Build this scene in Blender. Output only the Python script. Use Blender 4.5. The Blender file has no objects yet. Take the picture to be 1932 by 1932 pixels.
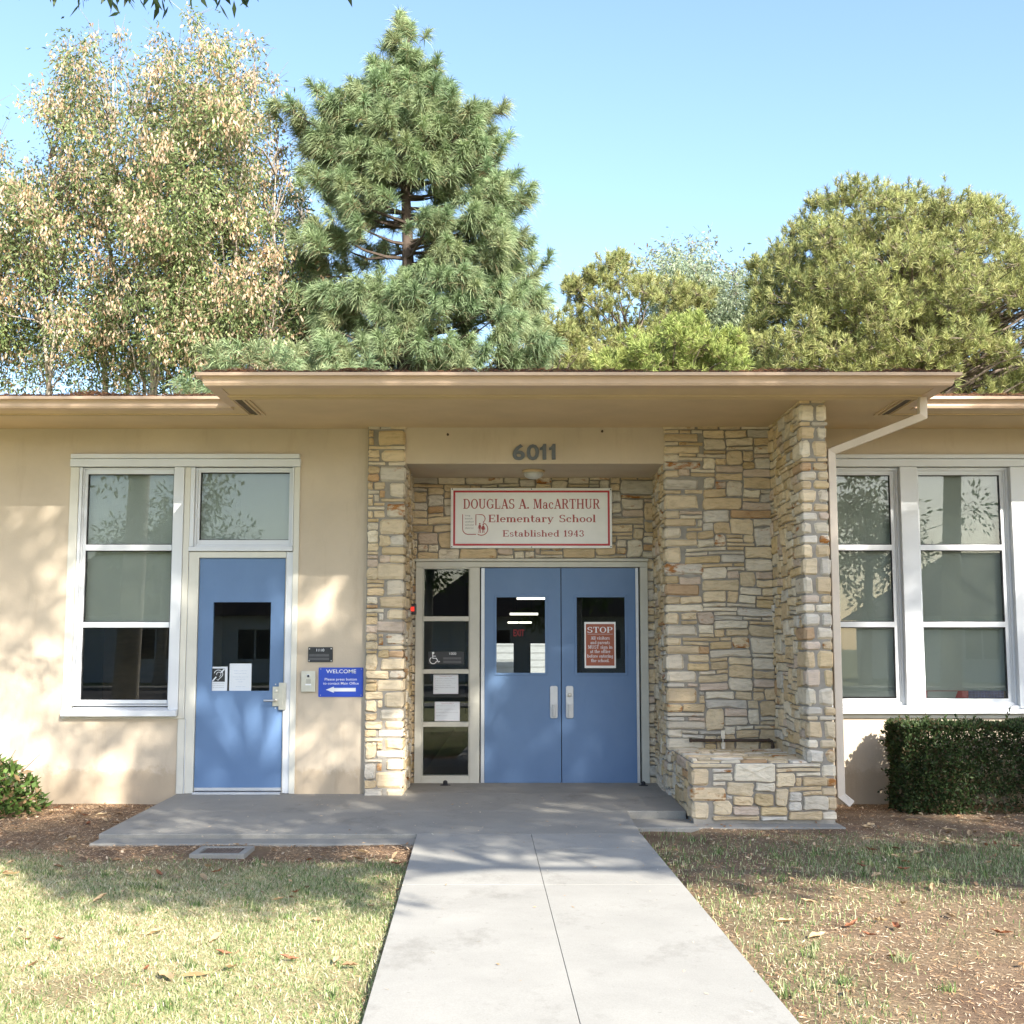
import bpy, bmesh, math, random
import numpy as np
from mathutils import Vector, Matrix, noise

R = math.radians
PI = math.pi
SC = bpy.context.scene
COL = SC.collection

# ------------------------------------------------------------------ camera
EYE = Vector((0.0, -11.414, 1.319))
PITCH = R(6.195)
FPX = 2340.0                       # focal length, in 1932ths of the frame
cam_d = bpy.data.cameras.new("camera")
cam = bpy.data.objects.new("camera", cam_d)
COL.objects.link(cam)
cam.location = EYE
cam.rotation_euler = (PI / 2 + PITCH, 0, 0)
cam_d.sensor_width = 36.0
cam_d.lens = 36.0 * FPX / 1932.0
cam_d.clip_start = 0.05
cam_d.clip_end = 3000
SC.camera = cam

# ------------------------------------------------------------------ sky, sun, exposure
SUN_AZ, SUN_EL = R(28), R(31.7)    # azimuth: to the right of straight behind the camera
SUN = Vector((math.sin(SUN_AZ) * math.cos(SUN_EL), -math.cos(SUN_AZ) * math.cos(SUN_EL), math.sin(SUN_EL)))
world = bpy.data.worlds.new("World")
SC.world = world
world.use_nodes = True
wn = world.node_tree
bg = wn.nodes["Background"]
sky = wn.nodes.new("ShaderNodeTexSky")
sky.sky_type = 'NISHITA'
sky.sun_disc = False
sky.sun_elevation = SUN_EL
sky.sun_rotation = math.atan2(SUN.x, SUN.y)
sky.altitude = 0
sky.air_density = 1.0
sky.dust_density = 1.3
sky.ozone_density = 2.3
wn.links.new(sky.outputs[0], bg.inputs[0])
bg.inputs[1].default_value = 0.135
sun_d = bpy.data.lights.new("sun", 'SUN')
sun = bpy.data.objects.new("sun", sun_d)
COL.objects.link(sun)
sun.location = SUN * 40
sun.rotation_euler = SUN.to_track_quat('Z', 'Y').to_euler()
sun_d.energy = 4.5
sun_d.angle = R(0.55)
sun_d.color = (1.0, 0.94, 0.84)
SC.view_settings.view_transform = 'Standard'
SC.view_settings.look = 'None'
SC.view_settings.exposure = 1.55
SC.view_settings.gamma = 1.0
SC.view_settings.use_curve_mapping = False
SC.render.engine = 'CYCLES'
SC.cycles.max_bounces = 8
SC.cycles.transparent_max_bounces = 12
SC.cycles.caustics_reflective = False
SC.cycles.caustics_refractive = False
SC.cycles.sample_clamp_indirect = 6.0

# ------------------------------------------------------------------ helpers
_s, _c = math.sin(PITCH), math.cos(PITCH)


def at(u, v, Y):
    """a point of the photograph (in 1932ths) on the plane y = Y -> (x, z)"""
    b = (966.0 - v) / FPX
    t = (Y - EYE.y) / (_c - _s * b)
    return (u - 966.0) / FPX * t, EYE.z + (_s + _c * b) * t


def X_(u, v, Y): return at(u, v, Y)[0]
def Z_(v, Y): return at(966, v, Y)[1]


def gz(x, y):
    """height of the bare ground"""
    z = -0.095
    if y < -2.5:
        z -= 0.0107 * min(-2.5 - y, 8)
    return z


def pz(y):
    """height of the concrete walk"""
    if y > -2.35:
        return -0.003 + 0.02 * min(y, 0)
    return -0.05 - 0.0107 * min(-2.35 - y, 9)


def atg(u, v, dz=0.0):
    """a point of the photograph on the ground"""
    z = -0.09
    for _ in range(6):
        b = (966.0 - v) / FPX
        t = (z - EYE.z) / (_s + _c * b)
        y = EYE.y + (_c - _s * b) * t
        z = gz(0, y) + dz
    return (u - 966.0) / FPX * t, y


ORIG = {}


def tag(o, label=None, cat=None, group=None, kind=None):
    if label: o["label"] = label
    if cat: o["category"] = cat
    if group: o["group"] = group
    if kind: o["kind"] = kind
    return o


def thing(name, loc, label, cat, group=None):
    o = bpy.data.objects.new(name, None)
    COL.objects.link(o)
    o.location = loc
    o.empty_display_size = 0.1
    ORIG[o.name] = Vector(loc)
    return tag(o, label, cat, group)


def link(name, me, mat, parent=None, loc=None):
    o = bpy.data.objects.new(name, me)
    COL.objects.link(o)
    if mat is not None: me.materials.append(mat)
    if parent is not None:
        o.parent = parent
        ORIG[o.name] = ORIG[parent.name]
    else:
        ORIG[o.name] = Vector(loc or (0, 0, 0))
        o.location = ORIG[o.name]
    return o


class MB:
    """collects shapes given in world coordinates; build() links them as one mesh object"""

    def __init__(s): s.v, s.f, s.c, s.col = [], [], [], None

    def add(s, vs, fs):
        n = len(s.v)
        s.v += [tuple(p) for p in vs]
        s.f += [tuple(i + n for i in f) for f in fs]
        s.c += [s.col or (1, 1, 1, 1)] * len(vs)
        return s

    def box(s, x0, x1, y0, y1, z0, z1):
        if x0 > x1: x0, x1 = x1, x0
        if y0 > y1: y0, y1 = y1, y0
        if z0 > z1: z0, z1 = z1, z0
        return s.add([(x0, y0, z0), (x1, y0, z0), (x1, y1, z0), (x0, y1, z0), (x0, y0, z1), (x1, y0, z1), (x1, y1, z1), (x0, y1, z1)],
                     [(0, 3, 2, 1), (4, 5, 6, 7), (0, 1, 5, 4), (1, 2, 6, 5), (2, 3, 7, 6), (3, 0, 4, 7)])

    def hexa(s, low, high):
        """a solid between two quads given in the same order (low seen from above counter-clockwise)"""
        return s.add(list(low) + list(high), [(3, 2, 1, 0), (4, 5, 6, 7), (0, 1, 5, 4), (1, 2, 6, 5), (2, 3, 7, 6), (3, 0, 4, 7)])

    def quad(s, a, b, c, d): return s.add([a, b, c, d], [(0, 1, 2, 3)])

    def prism(s, poly, y0, y1):
        """polygon in x,z (counter-clockwise seen from -y), pushed from y0 (front) to y1"""
        n = len(poly)
        vs = [(x, y0, z) for x, z in poly] + [(x, y1, z) for x, z in poly]
        fs = [tuple(range(n)), tuple(range(2 * n - 1, n - 1, -1))]
        fs += [(i, n + i, n + (i + 1) % n, (i + 1) % n) for i in range(n)]
        return s.add(vs, fs)

    def tube(s, pts, rad, n=8, cap=True):
        pts = [Vector(p) for p in pts]
        if not hasattr(rad, '__len__'): rad = [rad] * len(pts)
        k = len(pts)
        vs, fs = [], []
        ref = None
        for i, p in enumerate(pts):
            d = (pts[min(i + 1, k - 1)] - pts[max(i - 1, 0)])
            d = d.normalized() if d.length > 1e-9 else Vector((0, 0, 1))
            if ref is None:
                ref = d.orthogonal().normalized()
            a = (ref - d * ref.dot(d))
            a = a.normalized() if a.length > 1e-6 else d.orthogonal().normalized()
            ref = a
            b = d.cross(a)
            for j in range(n):
                t = 2 * PI * j / n
                vs.append(p + (a * math.cos(t) + b * math.sin(t)) * rad[i])
        for i in range(k - 1):
            for j in range(n):
                fs.append((i * n + j, i * n + (j + 1) % n, (i + 1) * n + (j + 1) % n, (i + 1) * n + j))
        if cap:
            fs.append(tuple(range(n - 1, -1, -1)))
            fs.append(tuple((k - 1) * n + j for j in range(n)))
        return s.add(vs, fs)

    def lathe(s, c, axis, prof, n=20):
        """prof: (radius, distance along axis) pairs"""
        c, axis = Vector(c), Vector(axis).normalized()
        a = axis.orthogonal().normalized()
        b = axis.cross(a)
        vs, fs = [], []
        for r, h in prof:
            for j in range(n):
                t = 2 * PI * j / n
                vs.append(c + axis * h + (a * math.cos(t) + b * math.sin(t)) * max(r, 1e-4))
        for i in range(len(prof) - 1):
            for j in range(n):
                fs.append((i * n + j, i * n + (j + 1) % n, (i + 1) * n + (j + 1) % n, (i + 1) * n + j))
        fs.append(tuple(range(n - 1, -1, -1)))
        fs.append(tuple((len(prof) - 1) * n + j for j in range(n)))
        return s.add(vs, fs)

    def build(s, name, mat, parent=None, loc=None, bevel=0, smooth=False, colors=False):
        o0 = ORIG[parent.name] if parent is not None else Vector(loc or (0, 0, 0))
        me = bpy.data.meshes.new(name)
        me.from_pydata([(x - o0.x, y - o0.y, z - o0.z) for x, y, z in s.v], [], s.f)
        if colors:
            at_ = me.color_attributes.new("Col", 'FLOAT_COLOR', 'POINT')
            at_.data.foreach_set("color", np.array(s.c, dtype=np.float32).ravel())
        if smooth:
            me.polygons.foreach_set("use_smooth", [True] * len(me.polygons))
        me.update()
        o = link(name, me, mat, parent, loc)
        if bevel:
            m = o.modifiers.new("bevel", 'BEVEL')
            m.width = bevel; m.segments = 2; m.limit_method = 'ANGLE'; m.angle_limit = R(40)
            m.harden_normals = False
        return o


def np_mesh(name, V, F, mat, cols=None, parent=None, loc=None, smooth=False):
    """V (n,3) world, F (m,k) indices, cols (n,4)"""
    o0 = ORIG[parent.name] if parent is not None else Vector(loc or (0, 0, 0))
    V = np.asarray(V, dtype=np.float64) - np.array(o0)
    F = np.asarray(F, dtype=np.int32)
    me = bpy.data.meshes.new(name)
    me.vertices.add(len(V)); me.vertices.foreach_set("co", V.astype(np.float32).ravel())
    k = F.shape[1]
    me.loops.add(F.size); me.loops.foreach_set("vertex_index", F.ravel())
    me.polygons.add(len(F))
    me.polygons.foreach_set("loop_start", np.arange(0, F.size, k, dtype=np.int32))
    me.polygons.foreach_set("loop_total", np.full(len(F), k, dtype=np.int32))
    if cols is not None:
        a = me.color_attributes.new("Col", 'FLOAT_COLOR', 'POINT')
        a.data.foreach_set("color", np.asarray(cols, dtype=np.float32).ravel())
    if smooth:
        me.polygons.foreach_set("use_smooth", np.ones(len(F), dtype=bool))
    me.update(calc_edges=True)
    me.validate()
    return link(name, me, mat, parent, loc)


# ------------------------------------------------------------------ materials
def newmat(name):
    m = bpy.data.materials.new(name)
    m.use_nodes = True
    nt = m.node_tree
    b = nt.nodes["Principled BSDF"]
    return m, nt, b


def N_(nt, t, **kw):
    n = nt.nodes.new(t)
    for k, v in kw.items(): setattr(n, k, v)
    return n


def noise_fac(nt, scale, detail=4, rough=0.6, stretch=None, coord='Object'):
    tc = N_(nt, "ShaderNodeTexCoord")
    src = tc.outputs[coord]
    if stretch:
        mp = N_(nt, "ShaderNodeMapping")
        mp.inputs['Scale'].default_value = stretch
        nt.links.new(src, mp.inputs[0]); src = mp.outputs[0]
    nz = N_(nt, "ShaderNodeTexNoise")
    nz.inputs['Scale'].default_value = scale
    nz.inputs['Detail'].default_value = detail
    nz.inputs['Roughness'].default_value = rough
    nt.links.new(src, nz.inputs['Vector'])
    return nz.outputs[0]


def ramp(nt, fac, stops, mode='LINEAR'):
    r = N_(nt, "ShaderNodeValToRGB")
    r.color_ramp.interpolation = mode
    e = r.color_ramp.elements
    while len(e) < len(stops): e.new(0.5)
    for i, (p, c) in enumerate(stops):
        e[i].position = p
        e[i].color = c if len(c) == 4 else (*c, 1)
    nt.links.new(fac, r.inputs[0])
    return r.outputs[0]


def mixc(nt, a, b, fac, mode='MIX'):
    m = N_(nt, "ShaderNodeMix", data_type='RGBA', blend_type=mode)
    for val, i in ((fac, 0), (a, 6), (b, 7)):
        if hasattr(val, 'is_output'): nt.links.new(val, m.inputs[i])
        else: m.inputs[i].default_value = val if i == 0 else (*val, 1)[:4]
    return m.outputs[2]


def bump(nt, b, fac, strength, dist=0.01):
    n = N_(nt, "ShaderNodeBump")
    n.inputs['Strength'].default_value = strength
    n.inputs['Distance'].default_value = dist
    nt.links.new(fac, n.inputs['Height'])
    nt.links.new(n.outputs[0], b.inputs['Normal'])


def mat(name, col, rough=0.6, var=0.08, scale=6.0, bmp=0.0, bscale=60, metal=0.0, spec=0.5, stretch=None):
    m, nt, b = newmat(name)
    d = tuple(c * (1 - var) for c in col); l = tuple(min(1, c * (1 + var)) for c in col)
    f = noise_fac(nt, scale, stretch=stretch)
    nt.links.new(ramp(nt, f, [(0.3, d), (0.7, l)]), b.inputs['Base Color'])
    b.inputs['Roughness'].default_value = rough
    b.inputs['Metallic'].default_value = metal
    b.inputs['Specular IOR Level'].default_value = spec
    if bmp: bump(nt, b, noise_fac(nt, bscale, 3), bmp, 0.004)
    return m


def attr_mat(name, rough=0.7, trans=0.0, var=0.0, spec=0.3):
    """colour from the per-element attribute of the mesh, optionally letting light through"""
    m, nt, b = newmat(name)
    a = N_(nt, "ShaderNodeAttribute", attribute_name="Col")
    b.inputs['Roughness'].default_value = rough
    b.inputs['Specular IOR Level'].default_value = spec
    nt.links.new(a.outputs[0], b.inputs['Base Color'])
    if trans:
        t = N_(nt, "ShaderNodeBsdfTranslucent")
        nt.links.new(a.outputs[0], t.inputs[0])
        mx = N_(nt, "ShaderNodeMixShader")
        mx.inputs[0].default_value = trans
        nt.links.new(b.outputs[0], mx.inputs[1]); nt.links.new(t.outputs[0], mx.inputs[2])
        nt.links.new(mx.outputs[0], nt.nodes["Material Output"].inputs[0])
    return m


def stucco(name, col):
    m, nt, b = newmat(name)
    f = noise_fac(nt, 1.3, 5, 0.6)
    f2 = noise_fac(nt, 2.0, 6, 0.7, stretch=(3, 3, 0.5))
    c = ramp(nt, f, [(0.3, tuple(x * 0.89 for x in col)), (0.7, tuple(x * 1.06 for x in col))])
    st = ramp(nt, f2, [(0.55, (1, 1, 1)), (0.8, (0.80, 0.76, 0.71))])
    c = mixc(nt, c, st, 0.7, 'MULTIPLY')
    # splash dirt low down on the wall
    tc = N_(nt, "ShaderNodeTexCoord"); sp = N_(nt, "ShaderNodeSeparateXYZ")
    nt.links.new(tc.outputs['Object'], sp.inputs[0])
    ad = N_(nt, "ShaderNodeMath", operation='MULTIPLY_ADD')
    nt.links.new(noise_fac(nt, 9, 6, 0.7), ad.inputs[0]); ad.inputs[1].default_value = -0.35
    nt.links.new(sp.outputs[2], ad.inputs[2])
    dirt = ramp(nt, ad.outputs[0], [(0.0, (0.72, 0.66, 0.58)), (0.06, (1, 1, 1))])
    c = mixc(nt, c, dirt, 0.55, 'MULTIPLY')
    nt.links.new(c, b.inputs['Base Color'])
    b.inputs['Roughness'].default_value = 0.85
    b.inputs['Specular IOR Level'].default_value = 0.25
    bump(nt, b, noise_fac(nt, 45, 4, 0.65), 0.25, 0.006)
    return m


def glass_mat(name, boost=1.0, tint=(1, 1, 1)):
    m, nt, b = newmat(name)
    nt.nodes.remove(b)
    tr = N_(nt, "ShaderNodeBsdfTransparent"); tr.inputs[0].default_value = (*tint, 1)
    gl = N_(nt, "ShaderNodeBsdfGlossy"); gl.inputs['Roughness'].default_value = 0.0
    fr = N_(nt, "ShaderNodeFresnel"); fr.inputs[0].default_value = 1.52
    mu = N_(nt, "ShaderNodeMath", operation='MULTIPLY', use_clamp=True); mu.inputs[1].default_value = boost
    nt.links.new(fr.outputs[0], mu.inputs[0])
    mx = N_(nt, "ShaderNodeMixShader")
    nt.links.new(mu.outputs[0], mx.inputs[0]); nt.links.new(tr.outputs[0], mx.inputs[1]); nt.links.new(gl.outputs[0], mx.inputs[2])
    nt.links.new(mx.outputs[0], nt.nodes["Material Output"].inputs[0])
    return m


def emit(name, col, st):
    m, nt, b = newmat(name)
    b.inputs['Base Color'].default_value = (*col, 1)
    b.inputs['Emission Color'].default_value = (*col, 1)
    b.inputs['Emission Strength'].default_value = st
    return m


M = {}
M['stucco'] = stucco('stucco', (0.58, 0.49, 0.375))
M['soffit'] = mat('soffit_paint', (0.62, 0.475, 0.29), 0.8, 0.07, 2, 0.1, 80)
M['gutter'] = mat('gutter_paint', (0.57, 0.415, 0.29), 0.5, 0.08, 3, 0.04, 30)
M['spout'] = mat('downspout_paint', (0.62, 0.53, 0.43), 0.5, 0.06, 4)
M['vent'] = mat('vent_strip', (0.10, 0.075, 0.045), 0.9, 0.2)
M['alu'] = mat('white_aluminium', (0.68, 0.70, 0.72), 0.4, 0.03, 3)
M['cream'] = mat('cream_paint', (0.66, 0.64, 0.56), 0.5, 0.05, 5)
M['frame'] = mat('entrance_frame_paint', (0.58, 0.56, 0.48), 0.5, 0.06, 4)
def door_paint():
    m, nt, b = newmat('blue_door_paint')
    c = ramp(nt, noise_fac(nt, 1.6, 6, .65, stretch=(1, 1, .6)), [(.3, (.108, .192, .35)), (.7, (.130, .225, .395))])
    scuff = ramp(nt, noise_fac(nt, 13, 7, .75, stretch=(1, 1, .35)), [(.60, (1, 1, 1)), (.72, (.86, .87, .88))])
    c = mixc(nt, c, scuff, .8, 'MULTIPLY')
    chip = ramp(nt, noise_fac(nt, 55, 3, .6), [(.76, (0, 0, 0)), (.79, (1, 1, 1))])
    c = mixc(nt, c, (.22, .30, .42), chip)
    nt.links.new(c, b.inputs['Base Color'])
    nt.links.new(ramp(nt, noise_fac(nt, 5, 5, .7), [(.3, (.36, .36, .36)), (.7, (.58, .58, .58))]), b.inputs['Roughness'])
    bump(nt, b, noise_fac(nt, 90, 4, .6), .06, .003)
    return m
M['door'] = door_paint()
M['steel'] = mat('satin_steel', (0.62, 0.60, 0.56), 0.32, 0.06, 20, metal=0.9)
M['silver'] = mat('silver_paint', (0.62, 0.63, 0.64), 0.35, 0.05, 10, metal=0.35)
M['black'] = mat('black_plastic', (0.02, 0.021, 0.024), 0.4, 0.1)
M['dark'] = mat('dark_gap', (0.025, 0.025, 0.028), 0.8, 0.2)
M['blind'] = mat('roller_shade_cloth', (0.52, 0.53, 0.475), 0.85, 0.04, 40, stretch=(1, 1, 12))
M['glass'] = glass_mat('window_glass', 1.0, (0.93, 0.96, 0.95))
M['mortar'] = mat('mortar', (0.29, 0.268, 0.232), 0.95, 0.16, 14, 0.5, 70)
M['white'] = mat('white_sign', (0.88, 0.87, 0.84), 0.4, 0.03, 8)
M['paper'] = mat('white_paper', (0.74, 0.77, 0.80), 0.7, 0.02)
M['red'] = mat('sign_red', (0.50, 0.022, 0.028), 0.4, 0.05)
M['redtext'] = mat('red_brown_lettering', (0.38, 0.055, 0.05), 0.5, 0.05)
M['stopred'] = mat('rust_red_sign', (0.36, 0.085, 0.035), 0.45, 0.05)
M['blue'] = mat('blue_sign', (0.018, 0.07, 0.50), 0.35, 0.04)
M['whitetext'] = mat('white_lettering', (0.85, 0.86, 0.88), 0.5, 0.02)
M['greytext'] = mat('grey_print', (0.25, 0.25, 0.27), 0.7, 0.05)
M['greystrip'] = mat('grey_insert', (0.085, 0.085, 0.09), 0.5, 0.1, 60)
M['numeral'] = mat('grey_metal_numerals', (0.13, 0.145, 0.165), 0.45, 0.08, 30, metal=0.3)
M['rust'] = mat('rusty_pipe', (0.065, 0.04, 0.025), 0.7, 0.35, 25, 0.3, 90)
M['litlens'] = mat('frosted_lens', (0.55, 0.55, 0.52), 0.35, 0.05)
M['redlens'] = emit('red_indicator', (0.7, 0.03, 0.015), 0.35)
M['tube'] = emit('fluorescent_tube', (1.0, 0.93, 0.8), 1.1)
M['exit'] = emit('lit_exit_letters', (0.6, 0.04, 0.05), 0.10)
# ------------------------------------------------------------------ the school building
rnd = random.Random(7)
bld = thing("school_building", (0, 0, 0), "low tan stucco school with stone entrance, blue doors and wide flat eaves", "building")
ZS = 3.34                      # soffit height
ZB = -0.06                     # lowest course of the stonework
YD = 0.92                      # plane of the entrance doors
YP = -0.08                     # face of the stone piers beside the entrance
YW = -1.31                     # front of the wing wall
XL0, XL1, XR0, XR1, XW = -1.33, -1.0, 1.42, 2.39, 2.58

# --- stucco walls -------------------------------------------------------------
z_hd, z_ap = Z_(881, 0), Z_(1355, 0)
z_cap = Z_(857.5, 0)
xo0, xo1 = X_(134.5, 881, 0), X_(567, 881, 0)
xdL = X_(335, 1440, 0)
w = MB()
w.box(-9.5, xo0 + .03, 0, .2, -.3, ZS + .02)
w.box(xo1 - .03, XL0 + .02, 0, .2, -.3, ZS + .02)
w.box(xo0 + .03, xo1 - .03, 0, .2, z_cap - .04, ZS + .02)
w.box(xo0 + .03, xdL + .02, 0, .2, -.3, z_ap + .02)
w.build("stucco_wall", M['stucco'], bld)
w = MB()
w.box(XW - .02, 9.5, 0, .2, z_cap - .04, ZS + .02)
w.box(XW - .02, 9.5, 0, .2, -.3, z_ap + .03)
w.build("stucco_wall", M['stucco'], bld)
w = MB().box(-9.5, -9.3, .2, 6.2, -.3, ZS + .02).box(9.3, 9.5, .2, 6.2, -.3, ZS + .02).box(-9.5, -1.2, 6.0, 6.2, -.3, ZS + .02).box(1.6, 9.5, 6.0, 6.2, -.3, ZS + .02)
w.build("rear_wall", M['stucco'], bld)

# lintel over the entrance with two old hooks
z_l = 3.0
w = MB().box(XL1 - .02, XR0 + .02, YP + .02, YD + .1, z_l, ZS + .02)
w.build("lintel", M['stucco'], bld, bevel=.006)
for u, v in ((845, 820), (1136, 814)):
    x, z = at(u, v, YP + .02)
    MB().lathe((x, YP + .022, z), (0, -1, 0), [(.012, 0), (.012, .006), (.005, .007), (.005, .03), (.009, .031), (.009, .036)], 10).build("wall_hook", M['rust'], bld)

# --- rubble stonework -----------------------------------------------------------
PAL = [((.68, .555, .375), 32), ((.61, .475, .30), 26), ((.68, .60, .475), 16), ((.61, .56, .48), 9), ((.60, .46, .265), 9),
       ((.50, .33, .185), 2), ((.59, .475, .375), 8), ((.72, .64, .50), 12)]
PW = [p[1] for p in PAL]
m_, nt_, b_ = newmat('quarried_stone')
a_ = N_(nt_, "ShaderNodeAttribute", attribute_name="Col")
str_ = ramp(nt_, noise_fac(nt_, 9, 7, .7, stretch=(1, 1, 3.2)), [(.28, (.70, .67, .62)), (.5, (1, 1, 1)), (.75, (1.12, 1.10, 1.06))])
c_ = mixc(nt_, a_.outputs[0], str_, 1.0, 'MULTIPLY')
ad_ = N_(nt_, "ShaderNodeMath", operation='MULTIPLY_ADD')
nt_.links.new(noise_fac(nt_, 7, 5, .65, stretch=(1, 1, 2.2)), ad_.inputs[0]); ad_.inputs[1].default_value = 1.0
nt_.links.new(a_.outputs['Alpha'], ad_.inputs[2])
rf_ = ramp(nt_, ad_.outputs[0], [(.90, (0, 0, 0)), (1.0, (1, 1, 1))])
c_ = mixc(nt_, c_, (.36, .155, .045), rf_)
cr_ = ramp(nt_, noise_fac(nt_, 22, 4, .6, stretch=(1, 1, 5)), [(.22, (.55, .5, .45)), (.34, (1, 1, 1))])
c_ = mixc(nt_, c_, cr_, .8, 'MULTIPLY')
nt_.links.new(c_, b_.inputs['Base Color'])
b_.inputs['Roughness'].default_value = .88
b_.inputs['Specular IOR Level'].default_value = .2
bump(nt_, b_, noise_fac(nt_, 26, 6, .7, stretch=(1, 1, 2)), .7, .012)
M['stone'] = m_
CV = .0375
NYS = round((ZS - ZB) / CV)


def stone_col(r, pale=0.0):
    c = r.choices([p[0] for p in PAL], PW)[0]
    k = r.uniform(.86, 1.1)
    c = tuple(x * k for x in c)
    if pale: c = tuple(x * (1 - pale) + y * pale for x, y in zip(c, (.62, .58, .52)))
    return (*c, r.choice([.12, .18, .22, .26, .3, .40 if r.random() < .25 else .2]))


def add_stone(mb, O, U, V, Nn, a0, a1, b0, b1, r, warp=None, col=None):
    g = r.uniform(.003, .0062)
    a0 += g; a1 -= g; b0 += g; b1 -= g
    w_, h_ = a1 - a0, b1 - b0
    cm = min(w_, h_)
    cc = [min(.026, cm * r.uniform(.04, .24)) for _ in range(8)]
    j = lambda: r.uniform(-1, 1) * min(.009, cm * .10)
    pts = [(a0 + cc[0], b0 + j() * .6), ((a0 + a1) / 2 + j() * 3, b0 + j()), (a1 - cc[1], b0 + j() * .6),
           (a1 + j() * .6, b0 + cc[2]), (a1 + j(), (b0 + b1) / 2 + j() * 2), (a1 + j() * .6, b1 - cc[3]),
           (a1 - cc[4], b1 + j() * .6), ((a0 + a1) / 2 + j() * 3, b1 + j()), (a0 + cc[5], b1 + j() * .6),
           (a0 + j() * .6, b1 - cc[6]), (a0 + j(), (b0 + b1) / 2 + j() * 2), (a0 + j() * .6, b0 + cc[7])]
    if warp: pts = [warp(a, b) for a, b in pts]
    ca = sum(p[0] for p in pts) / 12; cb = sum(p[1] for p in pts) / 12
    p = r.uniform(.010, .028)
    ta, tb = r.uniform(-.008, .008), r.uniform(-.006, .006)
    vs = []
    for dep, ins in ((-.006, 0), (p * .62, .003), (p, .010)):
        for a, b in pts:
            d = math.hypot(a - ca, b - cb) or 1
            k = max(0, 1 - ins / d)
            a2, b2 = ca + (a - ca) * k, cb + (b - cb) * k
            dd = dep + (ta * (a2 - ca) / (w_ + .01) + tb * (b2 - cb) / (h_ + .01) + r.uniform(-.0025, .0025) if dep > 0 else 0)
            vs.append(O + U * a2 + V * b2 + Nn * dd)
    for s in (.5,):
        for a, b in pts:
            a2, b2 = ca + (a - ca) * s, cb + (b - cb) * s
            vs.append(O + U * a2 + V * b2 + Nn * (p + r.uniform(-.003, .005)))
    vs.append(O + U * ca + V * cb + Nn * (p + r.uniform(-.002, .005)))
    fs = []
    for k in range(3):
        for i in range(12):
            fs.append((k * 12 + i, k * 12 + (i + 1) % 12, (k + 1) * 12 + (i + 1) % 12, (k + 1) * 12 + i))
    for i in range(12): fs.append((36 + i, 36 + (i + 1) % 12, 48))
    mb.col = col or stone_col(r)
    mb.add(vs, fs)


def stones(mb, O, U, V, Nn, w, h, seed, zrow0=0, quL=None, quR=None, holes=(), big=1.0):
    """fills a wall face with irregular roughly coursed stones; quoins (row, rows, width) are left free"""
    r = random.Random(seed)
    O, U, V, Nn = Vector(O), Vector(U), Vector(V), Vector(Nn)
    nx = max(1, round(w / .054)); cu = w / nx
    ny = round(h / CV)
    occ = [[False] * nx for _ in range(ny)]
    for qs, left in ((quL, True), (quR, False)):
        for (r0, n, wd) in qs or ():
            k = round(wd / cu)
            for y in range(r0 - zrow0, r0 + n - zrow0):
                if 0 <= y < ny:
                    for x in (range(0, k) if left else range(nx - k, nx)):
                        if 0 <= x < nx: occ[y][x] = True
    for (u0, u1, v0, v1) in holes:
        for y in range(ny):
            for x in range(nx):
                if u0 < (x + .5) * cu < u1 and v0 < (y + .5) * CV < v1: occ[y][x] = True
    sv = Vector((seed * 3.1, seed * 1.7, 0))

    def warp(a, b):
        n = noise.noise_vector(Vector((a * 2.2, b * 2.6, 0)) + sv)
        e = min(1, a / .1, (w - a) / .1) if w > .4 else 0
        ev = min(1, b / .08, (h - b) / .08)
        return a + n.x * .030 * max(0, e), b + n.y * .024 * max(0, ev) * min(1, max(0, e) + .15)
    for y in range(ny):
        for x in range(nx):
            if occ[y][x]: continue
            hh = r.choices([1, 2, 3, 4, 5], [28, 42, 19, 6, 1])[0]
            ww = r.choices([1, 2, 3, 4, 5, 6, 7], [3, 12, 22, 25, 20, 12, 6])[0]
            if hh == 1: ww = max(ww, 3)
            if hh >= 4: ww = max(2, min(ww, 5))
            n = 0
            while x + n < nx and n < ww and not occ[y][x + n]: n += 1
            ww = n
            if x + ww < nx and not occ[y][x + ww] and (x + ww + 1 >= nx or occ[y][x + ww + 1]): ww += 1
            m = 1
            while y + m < ny and m < hh and not any(occ[y + m][x + i] for i in range(ww)): m += 1
            hh = m
            if ww <= 1 and hh > 2: hh = 2
            for yy in range(y, y + hh):
                for xx in range(x, x + ww): occ[yy][xx] = True
            add_stone(mb, O, U, V, Nn, x * cu, (x + ww) * cu, y * CV, (y + hh) * CV, r, warp)


def quoin_list(seed, wa=(.12, .30), wb=(.10, .26), wfix=None):
    r = random.Random(seed); out = []; y = 0; flip = False
    while y < NYS:
        n = min(r.choices([1, 2, 3, 4], [8, 30, 34, 18])[0], NYS - y)
        a, b = (wa[1], wb[0]) if flip else (wa[0], wb[1])
        k = r.uniform(.85, 1.15)
        out.append((y, n, a * k if not wfix else wfix[flip], b * k)); y += n; flip = not flip
    return out


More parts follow.
